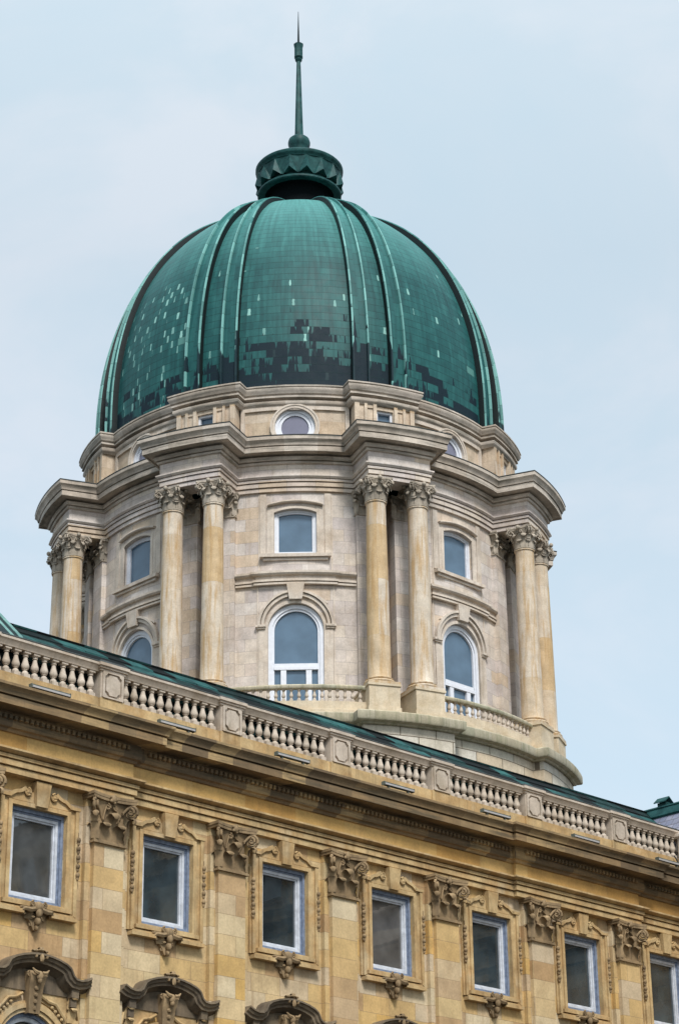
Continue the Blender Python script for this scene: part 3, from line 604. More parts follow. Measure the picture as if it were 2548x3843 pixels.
# ---- attic with round windows
RA, RP, OZ, HW = 9.88, 10.52, 43.73, 1.45
for k in range(8):
    wl = MB(bend(RA, 0))
    ops = [(0, 0.9, lambda x: OZ - sqrt(max(0, .81 - x * x)), lambda x: OZ + sqrt(max(0, .81 - x * x)), 24)] if k in (0, 1, 2, 6, 7) else []
    pierced(wl, lin(-2.46, 2.46, 16), 42.7, 44.78, ops, 0.0, 0.3)
    aw_ = wl.build('attic_wall', 'attic', T); aw_.rotation_euler = (0, 0, R(45 * k))
m = MB(bend(RA)); ci = lambda r, n=32: [(r * cos(2 * pi * i / n), OZ + r * sin(2 * pi * i / n)) for i in range(n)]
m.ring2(ci(0.9), ci(1.10), -0.05, 0.13, True); m.ring2(ci(1.02), ci(1.10), 0.10, 0.16, True)
ow = m.build('round_window', 'drum_trim', T)
m = MB(flat(RA)); m.ring2(ci(0.9), ci(0.76), -0.26, -0.05, True); m.ring2(ci(0.76), ci(0.62), -0.26, -0.11, True); m.build('frame', 'white', ow)
m = MB(flat(RA)); m.add([(x, -0.17, z) for x, z in ci(0.66)], [tuple(range(32))]); m.build('pane', 'round_glass', ow, None)
m = MB(bend(RA))                                     # raised border of the two sunk panels beside the round window
out_ = [(-2.44, 42.7), (-2.44, 44.76), (2.44, 44.76), (2.44, 42.7)]
for x0, x1 in ((-2.44, -2.26), (2.26, 2.44)): m.box(x0, x1, -0.02, 0.10, 42.7, 44.56)
m.grid([[(x, o, z) for x in lin(-2.44, 2.44, 16)] for o, z in ((-0.02, 44.56), (0.10, 44.56), (0.10, 44.76), (-0.02, 44.76))])
apn = m.build('attic_panel', 'drum_trim', T)
for a in (R(45), R(-45), R(90), R(-90)):
    dup(ow, T, (0, 0, 0), a); dup(apn, T, (0, 0, 0), a)
# attic piers over the column pairs, each with a small window between pilaster strips
m = MB(bend(RP))
pierced(m, lin(-HW, HW, 6), 42.7, 44.78, [(0, 0.40, const(43.0), const(44.52), 4)], 0.0, 0.35)
for s_ in (-1, 1):
    m.add([(s_ * HW, 0, 42.7), (s_ * HW, -1.0, 42.7), (s_ * HW, -1.0, 44.78), (s_ * HW, 0, 44.78)], [(0, 1, 2, 3)])
    for x, w_ in ((0.42, 0.16), (0.86, 0.13), (1.22, 0.225)): m.box(*sorted((s_ * x, s_ * (x + w_))), -0.02, 0.10, 42.7, 44.77)
    m.box(*sorted((s_ * 0.58, s_ * 0.86)), -0.02, 0.05, 44.55, 44.77)
ap = m.build('attic_pier', 'attic', T)
m = MB(flat(RP)); m.ring2(rect(-0.40, 0.40, 43.0, 44.52), rect(-0.30, 0.30, 43.1, 44.42), -0.33, -0.12, True); m.build('frame', 'white', ap)
m = MB(flat(RP)); m.add([(x, -0.28, z) for x, z in rect(-0.32, 0.32, 43.08, 44.44)], [(0, 1, 2, 3)]); m.build('pane', 'sky_tinted_glass', ap, None)
for i, a in enumerate([R(22.5), R(-22.5), R(67.5), R(-67.5), R(112.5), R(-112.5)]):
    if i == 0: ap.rotation_euler = (0, 0, a)
    else: dup(ap, T, (0, 0, 0), a)
e = MB(); pair_ring(e, [(-0.3, 44.70), (0.06, 44.70), (0.10, 44.76), (0.16, 44.80), (0.19, 44.86), (0.19, 44.97), (0.02, 44.98), (0.02, 45.10), (0.24, 45.12), (0.24, 45.20), (0.20, 45.22), (0.20, 45.25), (0.28, 45.29), (0.33, 45.40), (0.37, 45.46), (0.37, 45.54), (0.34, 45.56), (0.34, 45.58), (0.39, 45.60), (0.39, 45.67), (0.3, 45.71), (-0.3, 45.80), (-0.6, 45.85)], RA, RP, HW); e.build('attic_cornice', 'drum_cornice', T)

# ---- copper dome, double ribs, crown and spire
def dome_r(z):
    z0, H = 46.9, 13.21
    return 10.17 if z <= z0 else 10.17 * max(0.0, 1 - ((z - z0) / H) ** 2.143) ** (1 / 2.239)
def lift(r): return 0.62 * math.exp(-(r / 3.0) ** 2)
DP = [(10.17, 45.7), (10.17, 46.9)]
DP += [(dome_r(46.9 + 13.08 * sin(pi / 2 * t)), 46.9 + 13.08 * sin(pi / 2 * t)) for t in lin(0.03, 1, 44)]
DP = [(r, z + lift(r)) for r, z in DP]
ARC = [0.0]
for p, q_ in zip(DP, DP[1:]): ARC.append(ARC[-1] + sqrt((p[0] - q_[0]) ** 2 + (p[1] - q_[1]) ** 2))
def dnorm(i):
    a, b2_ = DP[max(i - 1, 0)], DP[min(i + 1, len(DP) - 1)]; dr, dz = b2_[0] - a[0], b2_[1] - a[1]; L_ = sqrt(dr * dr + dz * dz)
    return dz / L_, -dr / L_
def shell(mb, angs, d, us=None):                              # d: offset from the rib crests (per angle)
    rows = []; uvs = []
    for i, (r, z) in enumerate(DP):
        nr, nz = dnorm(i); kk = min(1.0, 0.12 + (r / 6.5) ** 1.5)
        rows.append([cyl(a, max(0.05, r + nr * dd * kk), z + nz * dd * kk) for a, dd in zip(angs, d)]); uvs.append([(a * 10.0, ARC[i]) for a in angs] if us is None else [(q, ARC[i]) for q in us])
    mb.grid(rows, False, uvs)
dm = MB(); angs = lin(-pi, pi, 144); shell(dm, angs, [-0.30] * len(angs)); dome = dm.build('copper_dome', 'copper', T, 60)
RI = 0
for c in BAYS:
    for sg in (-1, 1):
        mb = MB(); a = c + sg * R(5.25)
        if a > pi: a -= 2 * pi
        h = R(2.3)
        prof_a = [(-h - R(.03), -0.34), (-h, -0.02), (-h + R(.10), 0.04), (-h + R(.50), 0.04), (-h + R(.58), -0.03), (-h + R(.60), -0.09), (h - R(.60), -0.09), (h - R(.58), -0.03), (h - R(.50), 0.04), (h - R(.10), 0.04), (h, -0.02), (h + R(.03), -0.34)]
        RI += 1; shell(mb, [a + q_[0] for q_ in prof_a], [q_[1] for q_ in prof_a], [q_[0] * 10 + 3.0 * RI for q_ in prof_a]); mb.build('rib', 'copper_rib', dome, 40)
ct = MB()
full = lambda pr, n=48: full_ring(ct, pr, n)
cn_ = MB(); full_ring(cn_, [(1.62, 59.4), (1.55, 60.3), (1.5, 61.0), (1.52, 61.6), (1.6, 61.78), (2.06, 61.80)], 48); crown_neck = cn_.build('crown_neck', 'neck_shade', T)
full([(1.80, 61.76), (2.12, 61.74), (2.18, 61.79), (2.18, 61.88), (2.10, 61.95), (1.95, 62.0), (1.92, 62.3)])
full([(2.02, 63.02), (2.16, 63.06), (2.18, 63.12), (2.25, 63.18), (2.29, 63.25), (2.29, 63.36), (2.24, 63.42), (2.1, 63.47), (0.5, 64.05), (0.42, 64.4)])
crown = ct.build('crown', 'copper_plain', T)
tm = MB()                                            # ring of folded copper points
NT = 16
topr = []; botr = []
for i in range(NT):
    a = 2 * pi * (i + 0.5) / NT; w_ = 2 * pi / NT
    A_ = cyl(a, 2.16, 63.06); Bc = cyl(a, 2.34, 62.30); Bl = cyl(a - w_ * 0.42, 2.14, 62.02); Br = cyl(a + w_ * 0.42, 2.14, 62.02)
    V1 = cyl(a - w_ * 0.5, 1.98, 62.1); V2 = cyl(a + w_ * 0.5, 1.98, 62.1); T1 = cyl(a - w_ * 0.5, 2.1, 63.06); T2 = cyl(a + w_ * 0.5, 2.1, 63.06); IN = cyl(a, 1.9, 62.2)
    tm.add([A_, Bc, Bl, Br, V1, V2, T1, T2, IN], [(0, 2, 1), (0, 1, 3), (0, 6, 4, 2), (0, 3, 5, 7), (2, 4, 8, 1), (1, 8, 5, 3)])
tm.build('folded_points', 'copper_plain', crown, 0)
sm = MB(zsh)
sm.lathe([(0.50, 64.2), (0.46, 64.45), (0.47, 64.70), (0.52, 64.82), (0.58, 64.98), (0.585, 65.14), (0.54, 65.30), (0.42, 65.42), (0.30, 65.46), (0.25, 65.5)], 20)
sm.lathe([(0.245, 65.45), (0.115, 70.26), (0.10, 70.3)], 8, (0, 0, 0), pi / 8)
spire = sm.build('spire', 'copper_plain', T, 25)
km = MB(zsh)
km.lathe([(0.10, 70.20), (0.17, 70.30), (0.20, 70.36), (0.17, 70.42), (0.20, 70.45), (0.245, 70.52), (0.235, 70.60), (0.235, 71.18), (0.275, 71.34), (0.15, 71.40), (0.07, 71.46)], 8, (0, 0, 0), pi / 8)
km.build('spire_knob', 'copper_plain', spire, 25)
nm_ = MB(zsh); nm_.lathe([(0.062, 71.42), (0.045, 72.2), (0.012, 73.5)], 8); nm_.build('spike', 'copper_dark', spire, 30)

# ================================================================== THE PALACE WING
Wg = empty('palace_wing', (FX, FY, -1.7), FROT, 'long ochre stone palace wing with pilasters, framed windows and roof balustrade', 'building')
def FL(x, o, z): return (x, -o, z + Z0)
UL, UR, BAY = -11.0, 24.45, 4.2
WIN = [-2.1 + BAY * i for i in range(7)]
WC = -0.02                                            # small shift of the window axes
OW = -0.14                                            # wall plane
m = MB(FL); ops = []
for u in WIN:
    ops.append((u + WC, 0.86, const(13.44), const(15.80), 2)); ops.append((u + WC, 0.92, const(6.5), half_round(0.92, 9.83), 18))
pierced(m, lin(UL, UR, 20), -1.7, 16.6, ops, OW, 0.30); m.build('wall', 'ochre', Wg)
m = MB(FL); m.box(UL, UR, OW - 0.75, OW - 0.55, 5, 16.4); m.build('room_backing', 'dark', Wg, None)
# pilasters
m = MB(lambda x, o, z: FL(x - 0.02, o, z)); m.box(-0.48, 0.48, OW - 0.1, 0.13, -1.7, 15.24); pil = m.build('pilaster', 'ochre_pilaster', Wg, None)
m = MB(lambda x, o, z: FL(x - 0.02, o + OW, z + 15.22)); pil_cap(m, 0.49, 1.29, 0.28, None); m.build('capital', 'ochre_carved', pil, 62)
m = MB(FL); m.box(-0.68, -0.50, OW - 0.1, 0.0, -1.7, 16.5); m.box(0.46, 0.64, OW - 0.1, 0.0, -1.7, 16.5); m.build('side_strip', 'ochre', pil, None)
for i in range(-2, 6):
    if i == -2: pil.location = (BAY * i, 0, 0)
    else: dup(pil, Wg, (BAY * i, 0, 0))
# windows of the upper storey
m = MB(lambda x, o, z: FL(x + WC, o + OW, z))
for s_ in (-1, 1): m.box(*sorted((s_ * 0.865, s_ * 1.2)), -0.05, 0.07, 13.23, 15.97)
m.box(-0.865, 0.865, -0.05, 0.07, 15.805, 15.97); m.box(-0.865, 0.865, -0.05, 0.07, 13.23, 13.435)
m.ring2(rect(-0.86, 0.86, 13.44, 15.80), rect(-0.97, 0.97, 13.36, 15.91), 0.0, 0.12, True)
for s_ in (-1, 1):
    m.box(*sorted((s_ * 1.12, s_ * 1.22)), 0.0, 0.13, 13.24, 16.0); m.box(*sorted((s_ * 0.92, s_ * 1.26)), 0.0, 0.15, 15.97, 16.05); m.box(*sorted((s_ * 1.22, s_ * 1.27)), 0.0, 0.06, 13.24, 15.6)
    pth = [(s_ * 1.0, 16.02), (s_ * 0.93, 16.03), (s_ * 0.86, 16.08), (s_ * 0.78, 16.13), (s_ * 0.68, 16.15), (s_ * 0.58, 16.19), (s_ * 0.48, 16.27)]
    thick_path(m, pth, [(-0.045, 0), (-0.045, 0.15), (0.045, 0.15), (0.045, 0)])
    m.plate([(s_ * 1.05, 15.93), (s_ * 1.0, 16.0), (s_ * 0.86, 16.06), (s_ * 0.66, 16.13), (s_ * 0.45, 16.2), (s_ * 0.2, 16.2), (s_ * 0.2, 15.93)], 0.0, 0.09)
    m.volute((s_ * 0.42, 0.13, 16.17), (-s_, 0, 0), 0.105, 0.036, 1.8, 6); m.ball((s_ * 0.42, 0.12, 16.17), 0.06, 0.05, 0.06)
m.box(-1.06, 1.06, 0.0, 0.16, 13.30, 13.40)
for s_ in (-1, 1): m.box(*sorted((s_ * 0.42, s_ * 1.22)), 0.0, 0.20, 13.10, 13.20)
m.box(-0.44, 0.44, 0.0, 0.15, 13.20, 13.295); m.box(-1.16, 1.16, 0.0, 0.13, 13.20, 13.262)
win = m.build('window', 'ochre_trim', Wg)
wf = lambda x, o, z: FL(x + WC, o + OW, z)
m = MB(wf); m.add([(-0.17, 0.0, 15.84), (0.17, 0.0, 15.84), (0.235, 0.0, 16.46), (-0.235, 0.0, 16.46), (-0.17, 0.20, 15.84), (0.17, 0.20, 15.84), (0.235, 0.24, 16.46), (-0.235, 0.24, 16.46)], [(0, 1, 2, 3), (4, 5, 6, 7), (0, 1, 5, 4), (1, 2, 6, 5), (2, 3, 7, 6), (3, 0, 4, 7)])
m.build('keystone', 'ochre_trim', win, None)
m = MB(wf)
for s_ in (-1, 1):
    m = MB(wf)
    m.tube([(s_ * 1.215, 0.13, 15.42), (s_ * 1.215, 0.13, 14.2)], 0.014, 5)
    for k in range(5):
        z = 15.22 - k * 0.225; m.ball((s_ * 1.215, 0.14, z), 0.062, 0.06, 0.075); m.ball((s_ * 1.215, 0.14, z - 0.10), 0.038, 0.045, 0.05, 6, 4)
        m.leaf((s_ * 1.215, 0.13, z - 0.10), (0, 1, 0), (1, 0, 0), 0.12, 0.10, 0.5)
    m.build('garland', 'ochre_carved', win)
m = MB(wf)
m.ball((0, 0.20, 13.30), 0.13, 0.11, 0.14); m.ball((0, 0.24, 13.14), 0.085, 0.09, 0.13); m.ball((0, 0.20, 12.95), 0.075, 0.09, 0.12); m.ball((0, 0.16, 12.80), 0.05, 0.06, 0.09)
for s_ in (-1, 1):
    m.volute((s_ * 0.17, 0.22, 13.36), (s_, 0, 0), 0.075, 0.03, 1.4, 5)
    m.tube([(s_ * 0.1, 0.18, 13.25), (s_ * 0.25, 0.22, 13.20), (s_ * 0.40, 0.19, 13.22), (s_ * 0.52, 0.14, 13.12)], [0.07, 0.07, 0.055, 0.03], 6)
    m.leaf((s_ * 0.22, 0.10, 13.0), (s_ * 0.4, 0.9, 0), (0.9, -s_ * 0.4, 0), 0.24, 0.26, 0.35); m.leaf((s_ * 0.10, 0.08, 12.84), (s_ * 0.3, 0.95, 0), (0.95, -s_ * 0.3, 0), 0.16, 0.24, 0.35)
    m.leaf((s_ * 0.42, 0.10, 13.08), (s_ * 0.7, 0.7, 0), (0.7, -s_ * 0.7, 0), 0.2, 0.2, 0.4)
m.plate([(-0.34, 13.15), (0.34, 13.15), (0.16, 12.92), (0.06, 12.74), (-0.06, 12.74), (-0.16, 12.92)], 0.0, 0.10)
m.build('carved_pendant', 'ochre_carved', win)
m = MB(wf); m.ring2(rect(-0.855, 0.855, 13.445, 15.795), rect(-0.77, 0.77, 13.52, 15.70), -0.28, -0.03, True); m.ring2(rect(-0.77, 0.77, 13.52, 15.70), rect(-0.73, 0.73, 13.555, 15.655), -0.28, -0.08, True); m.build('outer_frame', 'bluegrey', win, None)
m = MB(wf); m.ring2(rect(-0.73, 0.73, 13.555, 15.655), rect(-0.655, 0.655, 13.63, 15.58), -0.26, -0.10, True); m.ring2(rect(-0.655, 0.655, 13.63, 15.58), rect(-0.61, 0.61, 13.68, 15.535), -0.26, -0.14, True); m.build('frame', 'grey_white', win, None)
m = MB(wf); m.add([(x, -0.20, z) for x, z in rect(-0.64, 0.64, 13.65, 15.56)], [(0, 1, 2, 3)]); m.build('pane', 'dark_glass', win, None)
# arched windows of the storey below, under curved hoods
m = MB(wf)
arcs = lambda r: [(-r * cos(pi * i / 24), 9.83 + r * sin(pi * i / 24)) for i in range(25)]
m.ring2(arch(0.92, 6.5, 9.83, 22), arch(1.02, 6.5, 9.83, 22), -0.02, 0.06, False); m.ring2(arcs(1.02), arcs(1.14), -0.02, 0.11, False); m.ring2(arcs(1.14), arcs(1.20), -0.02, 0.07, False)
for s_ in (-1, 1):
    m.box(*sorted((s_ * 1.22, s_ * 1.42)), 0.0, 0.12, 6.5, 10.7); m.box(*sorted((s_ * 1.42, s_ * 1.60)), 0.0, 0.06, 6.5, 11.3)
    m.volute((s_ * 1.5, 0.08, 10.45), (s_, 0, 0), 0.13, 0.04, 1.5, 6); m.tube([(s_ * 1.5, 0.08, 10.58), (s_ * 1.42, 0.1, 10.85), (s_ * 1.36, 0.1, 11.1)], 0.05, 6)
    m.plate([(s_ * 0.3, 11.25), (s_ * 0.3, 11.05), (s_ * 0.8, 10.85), (s_ * 1.1, 10.5), (s_ * 1.28, 10.5), (s_ * 1.28, 11.25)], 0.0, 0.05)
    m.tube([(s_ * 0.28, 0.08, 11.18), (s_ * 0.5, 0.1, 11.06), (s_ * 0.72, 0.1, 11.02), (s_ * 0.86, 0.1, 10.86), (s_ * 1.0, 0.1, 10.72)], 0.045, 6)
    for k in range(4): m.ball((s_ * (0.62 + 0.1 * k), 0.09, 10.93 - 0.085 * k), 0.045, 0.05, 0.045, 6, 4)
    m.leaf((s_ * 1.2, 0.1, 10.62), (0, 1, 0), (1, 0, 0), 0.3, 0.36, 0.35); m.leaf((s_ * 1.2, 0.1, 10.95), (0, 1, 0), (1, 0, 0), 0.32, 0.3, 0.4)
lowin = m.build('arched_window', 'ochre_trim', Wg)
hp = [(-1.55, -0.27), (-1.40, -0.345), (-1.24, -0.375), (-1.10, -0.36), (-1.02, -0.30), (-0.97, -0.20), (-0.92, -0.125), (-0.78, -0.04), (-0.55, 0.035), (-0.3, 0.085), (0, 0.11)]
hp = hp + [(-x, z) for x, z in reversed(hp[:-1])]
m = MB(wf); thick_path(m, [(x, z + 12.02) for x, z in hp], [(0, -0.02), (0, 0.44), (0.05, 0.45), (0.07, 0.40), (0.13, 0.38), (0.16, 0.33), (0.22, 0.32), (0.24, 0.22), (0.32, 0.14), (0.34, -0.02)])
for s_ in (-1, 1):
    m.box(*sorted((s_ * 1.08, s_ * 1.30)), 0.0, 0.26, 11.22, 11.42); m.box(*sorted((s_ * 1.10, s_ * 1.28)), 0.0, 0.20, 11.0, 11.22)
m.plate([(x * 0.9, min(11.78, z + 11.72)) for x, z in hp] + [(1.3, 11.25), (-1.3, 11.25)], 0.0, 0.08)
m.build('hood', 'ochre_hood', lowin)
m = MB(wf)                                            # crest of leaves on top of the hood
for s_ in (-1, 0, 1): m.leaf((s_ * 0.13, 0.30, 11.98), (s_ * 0.35, 0.9, 0), (1, -s_ * 0.35, 0), 0.2, 0.30 - 0.06 * abs(s_), 0.4); m.ball((s_ * 0.16, 0.40, 12.06), 0.055, 0.06, 0.07, 6, 4)
m.ball((0, 0.40, 12.20), 0.09, 0.07, 0.045, 6, 4); m.ball((0, 0.44, 12.0), 0.07, 0.05, 0.11, 6, 4); m.build('crest', 'ochre_carved', lowin)
m = MB(wf)                                            # scrolled keystone with an ox-skull carving
ks = [(11.70, 0.25, 0.30), (11.55, 0.235, 0.34), (11.35, 0.215, 0.26), (11.0, 0.185, 0.22), (10.70, 0.16, 0.20)]
m.grid([[(-w_, 0.0, z), (-w_, o, z), (w_, o, z), (w_, 0.0, z)] for z, w_, o in ks])
for k in range(4): m.ball((0, 0.27 - 0.02 * k, 11.30 - 0.16 * k), 0.075 - 0.01 * k, 0.05, 0.06, 6, 4)
m.ball((0, 0.38, 11.58), 0.10, 0.07, 0.12); m.ball((0, 0.38, 11.47), 0.06, 0.06, 0.09)
for s_ in (-1, 1): m.tube([(s_ * 0.06, 0.40, 11.64), (s_ * 0.17, 0.42, 11.66), (s_ * 0.25, 0.41, 11.74)], [0.055, 0.045, 0.015], 6); m.volute((s_ * 0.24, 0.26, 11.62), (s_, 0, 0), 0.06, 0.025, 1.4, 5)
m.build('keystone', 'ochre_carved', lowin)
m = MB(wf); m.ring2(arch(0.915, 6.5, 9.83, 22), arch(0.83, 6.6, 9.83, 22), -0.28, -0.04, True); m.build('outer_frame', 'bluegrey', lowin)
m = MB(wf); m.ring2(arch(0.83, 6.6, 9.83, 22), arch(0.72, 6.7, 9.83, 22), -0.26, -0.10, True); m.box(-0.75, 0.75, -0.26, -0.12, 9.0, 9.1); m.box(-0.04, 0.04, -0.26, -0.13, 6.7, 8.99); m.build('frame', 'grey_white', lowin)
m = MB(wf); lp = arch(0.76, 6.65, 9.83, 22); m.add([(x, -0.2, z) for x, z in lp], [tuple(range(len(lp)))]); m.build('pane', 'dark_glass', lowin, None)
for i, u in enumerate(WIN):
    if i == 0: win.location = (u, 0, 0); lowin.location = (u, 0, 0)
    else: dup(win, Wg, (u, 0, 0)); dup(lowin, Wg, (u, 0, 0))
# entablature: architrave, frieze, dentils and cornice, with slight breaks along its length
def brk(prof, z_only=None):
    rows = []
    for p, z in prof:
        rows.append([(UL, p + 0.12, z), (0.72 + p, p + 0.12, z), (0.72 + p, p, z), (15.72 - p, p, z), (15.72 - p, p + 0.12, z), (21.66 + p, p + 0.12, z), (21.66 + p, p, z), (UR, p, z)])
    return rows
m = MB(FL); m.grid(brk([(-0.3, 16.50), (0.03, 16.50), (0.03, 16.645), (-0.02, 16.65), (-0.02, 16.675), (0.08, 16.68), (0.08, 16.82), (0.03, 16.825), (0.03, 16.85), (0.12, 16.855), (0.12, 16.94), (0.06, 16.945), (0.06, 16.965), (0.16, 16.97), (0.25, 17.03), (0.25, 17.08), (0.0, 17.09)])); m.build('architrave', 'ochre_trim', Wg)
m = MB(FL); m.grid(brk([(0.0, 17.06), (0.0, 17.54)])); m.build('frieze', 'frieze', Wg)
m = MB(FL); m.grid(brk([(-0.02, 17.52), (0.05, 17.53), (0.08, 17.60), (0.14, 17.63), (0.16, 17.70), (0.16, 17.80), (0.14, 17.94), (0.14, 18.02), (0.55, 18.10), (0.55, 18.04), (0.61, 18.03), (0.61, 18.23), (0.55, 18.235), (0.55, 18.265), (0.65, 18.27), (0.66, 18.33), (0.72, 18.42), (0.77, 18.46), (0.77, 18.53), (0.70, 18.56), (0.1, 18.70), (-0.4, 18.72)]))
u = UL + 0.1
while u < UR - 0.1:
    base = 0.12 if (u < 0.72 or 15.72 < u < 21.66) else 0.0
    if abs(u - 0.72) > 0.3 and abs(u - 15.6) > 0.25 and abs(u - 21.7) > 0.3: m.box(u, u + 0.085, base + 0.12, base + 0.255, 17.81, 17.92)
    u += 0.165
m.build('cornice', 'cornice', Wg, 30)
# balustrade: one section per bay between pedestals
m = MB(FL)
m.box(0.40, 3.80, -0.30, 0.0, 18.68, 19.10); m.box(0.40, 3.80, -0.29, -0.02, 19.10, 19.165)
bs_ = m.build('balustrade', 'ochre_trim', Wg, None)
m = MB(FL); m.grid([[(x, o, z) for x in (0.36, 3.84)] for o, z in [(-0.28, 19.88), (-0.03, 19.88), (-0.01, 19.94), (0.03, 19.99), (0.05, 20.03), (0.07, 20.04), (0.07, 20.10), (0.04, 20.115), (-0.30, 20.115), (-0.33, 20.0), (-0.28, 19.88)]]); m.build('handrail', 'pale', bs_)
m = MB(FL); m.grid([[(x, o, z) for x in (0.36, 3.84)] for o, z in [(0.055, 20.117), (0.055, 20.14), (0.0, 20.18), (-0.32, 20.20), (-0.35, 20.10)]]); m.build('lead_capping', 'lead', bs_, None)
m = MB(FL); rail_baluster(m, 0.715, (0, -0.15, 19.165)); bl = m.build('baluster', 'pale', bs_)
m = MB(lambda x, o, z: FL(x + 0.0, o, z))
m.box(-0.40, 0.40, -0.34, 0.05, 18.70, 19.14); m.box(-0.38, 0.38, -0.32, 0.03, 19.14, 19.90); m.box(-0.42, 0.42, -0.38, 0.07, 19.90, 19.96); m.box(-0.46, 0.46, -0.40, 0.11, 19.96, 20.02); m.box(-0.50, 0.50, -0.44, 0.15, 20.02, 20.10)
ped = m.build('pedestal', 'pale', Wg, None)
m = MB(FL); m.add([(-0.49, 0.14, 20.101), (0.49, 0.14, 20.101), (0.49, -0.43, 20.101), (-0.49, -0.43, 20.101), (-0.42, 0.06, 20.19), (0.42, 0.06, 20.19), (0.42, -0.36, 20.19), (-0.42, -0.36, 20.19)], [(4, 5, 6, 7), (0, 1, 5, 4), (1, 2, 6, 5), (2, 3, 7, 6), (3, 0, 4, 7)]); m.build('lead_capping', 'lead', ped, None)
m = MB(FL); m.box(-0.402, 0.402, -0.345, 0.056, 18.695, 19.15); m.build('plinth_block', 'ochre_trim', ped, None)
cut = 0.10; L0 = [(-0.28, 19.20), (0.28, 19.80)]
def octo(x, z0, z1, c): return [(-x + c, z0), (x - c, z0), (x - c * .6, z0 + c * .6), (x, z0 + c), (x, z1 - c), (x - c * .6, z1 - c * .6), (x - c, z1), (-x + c, z1), (-x + c * .6, z1 - c * .6), (-x, z1 - c), (-x, z0 + c), (-x + c * .6, z0 + c * .6)]
m = MB(FL); m.plate(octo(0.235, 19.245, 19.805, 0.12), 0.02, 0.085); m.ring2(octo(0.345, 19.16, 19.885, 0.02), octo(0.278, 19.20, 19.85, 0.09), 0.02, 0.09, True); m.build('panel', 'pale', ped, None)
for k in range(11):
    x = 0.59 + k * 0.302
    if k == 0: bl.location = (x, 0, 0)
    else: c = bl.copy(); COL.objects.link(c); c.parent = bs_; c.location = (x, 0, 0)
for i in range(-2, 6):
    if i == -2: bs_.location = (BAY * i, 0, 0); ped.location = (BAY * i, 0, 0)
    elif i < 5: dup(bs_, Wg, (BAY * i, 0, 0)); dup(ped, Wg, (BAY * i, 0, 0))
    else: dup(ped, Wg, (BAY * i, 0, 0)); dup(bs_, Wg, (BAY * i, 0, 0))
# copper roof behind the balustrade
m = MB(FL)
rows = []
for k, (o, z) in enumerate([(-0.45, 18.9), (-0.45, 19.95), (-0.55, 20.0)]): rows.append([(x, o, z) for x in (UL, UR)])
rr_ = [(-0.55 - 1.35 * t, 20.0 + 1.30 * t) for t in lin(0, 1, 5)]
for k, (o, z) in enumerate(rr_):
    rows.append([(x, o, z) for x in (UL, UR + 1.0)])
    if k < 5: rows.append([(x, o - 0.0, z + 0.035) for x in (UL, UR + 1.0)])
rows += [[(x, o, z) for x in (UL, UR + 1.0)] for o, z in [(-1.88, 21.36), (-2.02, 21.36), (-2.05, 21.28), (-9.0, 21.5), (-16, 21.0), (-16, 10.0)]]
m.grid(rows); m.build('roof', 'copper_roof', Wg, 20)

# ================================================================== higher roof section at the left
Lr = empty('pavilion_roof', (FX + sin(AZ) * -7 - cos(AZ) * 0.5, FY + cos(AZ) * -7 + sin(AZ) * 0.5, 20.0), FROT, 'steep dark copper pavilion roof with pale flashing at the left edge', 'roof')
def LF(x, o, z): return (x + 7, -o - 0.5, z - 20.0)
m = MB(LF); m.add([(-14, -0.40, 20.34), (-2.72, -0.40, 20.34), (-2.72, -4.6, 24.2), (-14, -4.6, 24.2), (-14, -10, 24.2), (-2.72, -10, 24.2), (-2.72, -10, 18), (-2.72, -0.40, 18), (-14, -0.4, 18), (-14, -10, 18)], [(0, 1, 2, 3), (3, 2, 5, 4), (1, 7, 6, 5, 2), (0, 8, 7, 1), (0, 3, 4, 9, 8)])
m.build('roof_slope', 'copper_dark', Lr, None)
m = MB(LF)
def strip(x0, x1, lift):
    m.add([(x0, -0.40, 20.34), (x1, -0.40, 20.34), (x1, -4.6, 24.2), (x0, -4.6, 24.2), (x0, -0.47, 20.34 + lift), (x1, -0.47, 20.34 + lift), (x1, -4.65, 24.2 + lift), (x0, -4.65, 24.2 + lift)], [(0, 1, 2, 3), (4, 5, 6, 7), (0, 1, 5, 4), (1, 2, 6, 5), (2, 3, 7, 6), (3, 0, 4, 7)])
strip(-3.0, -2.88, 0.07); strip(-2.73, -2.60, 0.09); m.build('flashing', 'copper_pale', Lr, None)

# ================================================================== side wing at the right end, coming towards the viewer
Sw = empty('side_wing', (FX + sin(AZ) * UR, FY + cos(AZ) * UR, -1.7), FROT, 'adjoining stone wing with blue slate roof at the right end of the facade', 'building')
def SF(x, o, z): return (x - UR, -o, z + Z0)
LEN = 15.0
m = MB(SF); m.box(24.46, 34, -2, LEN, -1.7, 18.5); m.build('wall', 'ochre', Sw, None)
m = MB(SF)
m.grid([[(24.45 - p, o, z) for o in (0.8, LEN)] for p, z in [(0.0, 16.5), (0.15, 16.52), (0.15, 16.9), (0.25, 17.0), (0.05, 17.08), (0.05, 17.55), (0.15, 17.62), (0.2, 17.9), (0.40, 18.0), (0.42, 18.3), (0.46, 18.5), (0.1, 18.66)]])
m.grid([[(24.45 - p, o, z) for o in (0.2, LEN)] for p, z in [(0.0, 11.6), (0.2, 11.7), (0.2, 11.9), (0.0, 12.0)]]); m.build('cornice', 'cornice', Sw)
m = MB(SF); m.box(24.03, 24.5, 0.06, LEN, 18.67, 19.15); m.box(24.05, 24.45, 0.06, 1.2, 19.15, 19.83); m.build('parapet', 'pale', Sw, None)
m = MB(SF); m.grid([[(x, o, z) for o in (-0.25, LEN)] for x, z in [(24.38, 19.83), (24.03, 19.83), (23.98, 19.88), (23.98, 19.96), (24.02, 19.99), (24.4, 20.0), (24.38, 19.83)]]); m.build('handrail', 'pale', Sw, None)
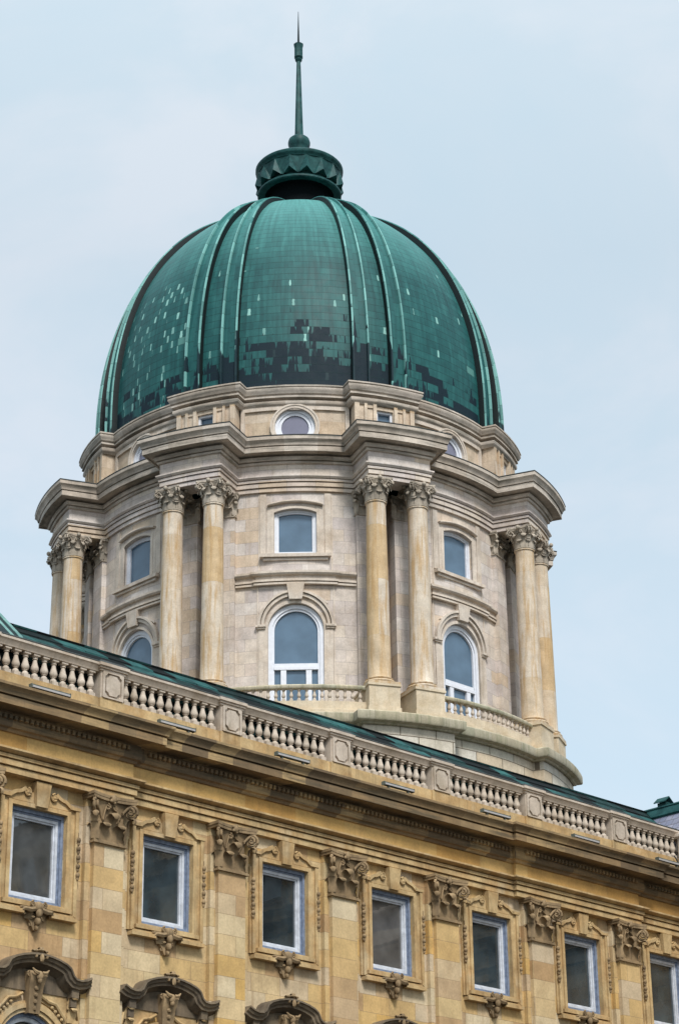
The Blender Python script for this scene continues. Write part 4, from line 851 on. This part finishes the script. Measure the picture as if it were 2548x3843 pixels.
m = MB(SF); m.add([(24.45, -2.6, 19.9), (24.45, LEN, 19.9), (24.98, LEN, 21.05), (24.98, -2.6, 21.05)], [(0, 1, 2, 3)]); m.add([(24.45, -2.6, 18.5), (24.45, LEN, 18.5), (24.45, LEN, 19.9), (24.45, -2.6, 19.9)], [(0, 1, 2, 3)]); m.add([(25.2, -2.6, 21.42), (25.2, LEN, 21.42), (34, LEN, 21.9), (34, -2.6, 21.9)], [(0, 1, 2, 3)]); m.build('slate_roof', 'slate', Sw, None)
m = MB(SF); m.grid([[(x, o, z) for o in (-2.3, LEN)] for x, z in [(24.96, 21.0), (24.90, 21.06), (24.92, 21.12), (24.98, 21.14), (25.06, 21.36), (25.03, 21.38), (25.05, 21.43), (25.25, 21.45), (25.3, 21.3)]]); m.build('copper_ridge', 'copper_plain', Sw, 30)
m = MB(SF); m.add([(24.40, -1.35, 19.9), (24.44, -1.0, 19.95), (24.90, -1.85, 21.02), (24.93, -2.05, 21.05), (24.35, -0.95, 19.95)], [(0, 1, 2, 3)]); m.build('valley_flashing', 'copper_plain', Sw, None)
m = MB(SF)
m.box(25.13, 25.37, -1.48, -1.12, 21.40, 21.58); m.plate([(25.02, 21.55), (25.25, 21.74), (25.48, 21.55), (25.48, 21.59), (25.25, 21.78), (25.02, 21.59)], -1.56, -1.05); m.build('roof_vent', 'copper_plain', Sw, None)
m = MB(SF); m.tube([(23.78, 0.06, 19.2), (23.84, 0.1, 19.1), (23.9, 0.14, 18.95), (23.93, 0.16, 18.7)], 0.025, 8); m.build('drain_hose', 'lead', Sw)

m = MB(SF); m.box(24.48, 34, 5.0, 42, 18.4, 27.6); m.build('unseen_upper_wall', 'ochre', Sw, None)  # unseen taller block, shaped for the facade panes to reflect
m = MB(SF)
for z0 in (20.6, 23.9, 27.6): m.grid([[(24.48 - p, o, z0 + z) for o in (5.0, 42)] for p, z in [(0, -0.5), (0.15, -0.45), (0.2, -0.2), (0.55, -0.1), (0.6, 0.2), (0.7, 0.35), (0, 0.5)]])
m.build('unseen_upper_cornice', 'cornice', Sw)
m = MB(lambda x, o, z: SF(o, x, z)); m.ring2(rect(-0.75, 0.75, 21.4, 23.2), rect(-0.6, 0.6, 21.55, 23.05), 24.30, 24.5, True); uw = m.build('upper_window', 'ochre_trim', Sw, None)  # windows of the unseen block
m = MB(lambda x, o, z: SF(o, x, z)); m.add([(-0.6, 24.42, 21.55), (0.6, 24.42, 21.55), (0.6, 24.42, 23.05), (-0.6, 24.42, 23.05)], [(0, 1, 2, 3)]); m.build('pane', 'dark_glass', uw, None)  # panes of the unseen block's windows
for k in range(9):
    for dz in (0, 3.3):
        if k == 0 and dz == 0: uw.location = (0, -7.5, 0)
        else: dup(uw, Sw, (0, -7.5 - 4.0 * k, dz))

# ================================================================== strip lights lying on the cornice
def strip_light(u, label):
    o_ = Vector((FX, FY, 0)) + Vector((sin(AZ), cos(AZ), 0)) * u + Vector((cos(AZ), -sin(AZ), 0)) * 0.60
    e_ = empty('strip_light', (o_.x, o_.y, 18.58), FROT, label, 'light fitting'); e_['group'] = 'strip lights along the cornice below the balustrade'
    return e_
names = ['grey strip light on the cornice left of the first panelled pedestal, nearest the left edge',
         'grey strip light on the cornice between the first and second panelled pedestals from the left',
         'grey strip light on the cornice between the second and third panelled pedestals from the left',
         'grey strip light on the cornice between the third and fourth panelled pedestals from the left',
         'grey strip light on the cornice between the fourth and fifth panelled pedestals from the left',
         'grey strip light on the cornice between the fifth and sixth panelled pedestals from the left',
         'grey strip light on the cornice right of the last panelled pedestal, beside the side wing']
SL0 = strip_light(WIN[0] - 0.35, names[0])
m = MB(); m.box(-0.60, 0.60, -0.07, 0.05, 0.07, 0.16); m.box(-0.62, -0.60, -0.08, 0.06, 0.06, 0.17); m.box(0.60, 0.62, -0.08, 0.06, 0.06, 0.17); m.build('housing', 'lamp_metal', SL0, None)
m = MB(); m.box(-0.59, 0.59, -0.085, -0.071, 0.075, 0.125); m.build('diffuser', 'lamp_white', SL0, None)
for x in (-0.4, 0.4):
    m = MB(); m.box(x - 0.025, x + 0.025, -0.05, 0.03, -0.06, 0.07); m.build('bracket', 'lamp_metal', SL0, None)
for i in range(1, 7):
    e_ = strip_light(WIN[i] - 0.35, names[i])
    for ch in list(SL0.children): c = ch.copy(); COL.objects.link(c); c.parent = e_
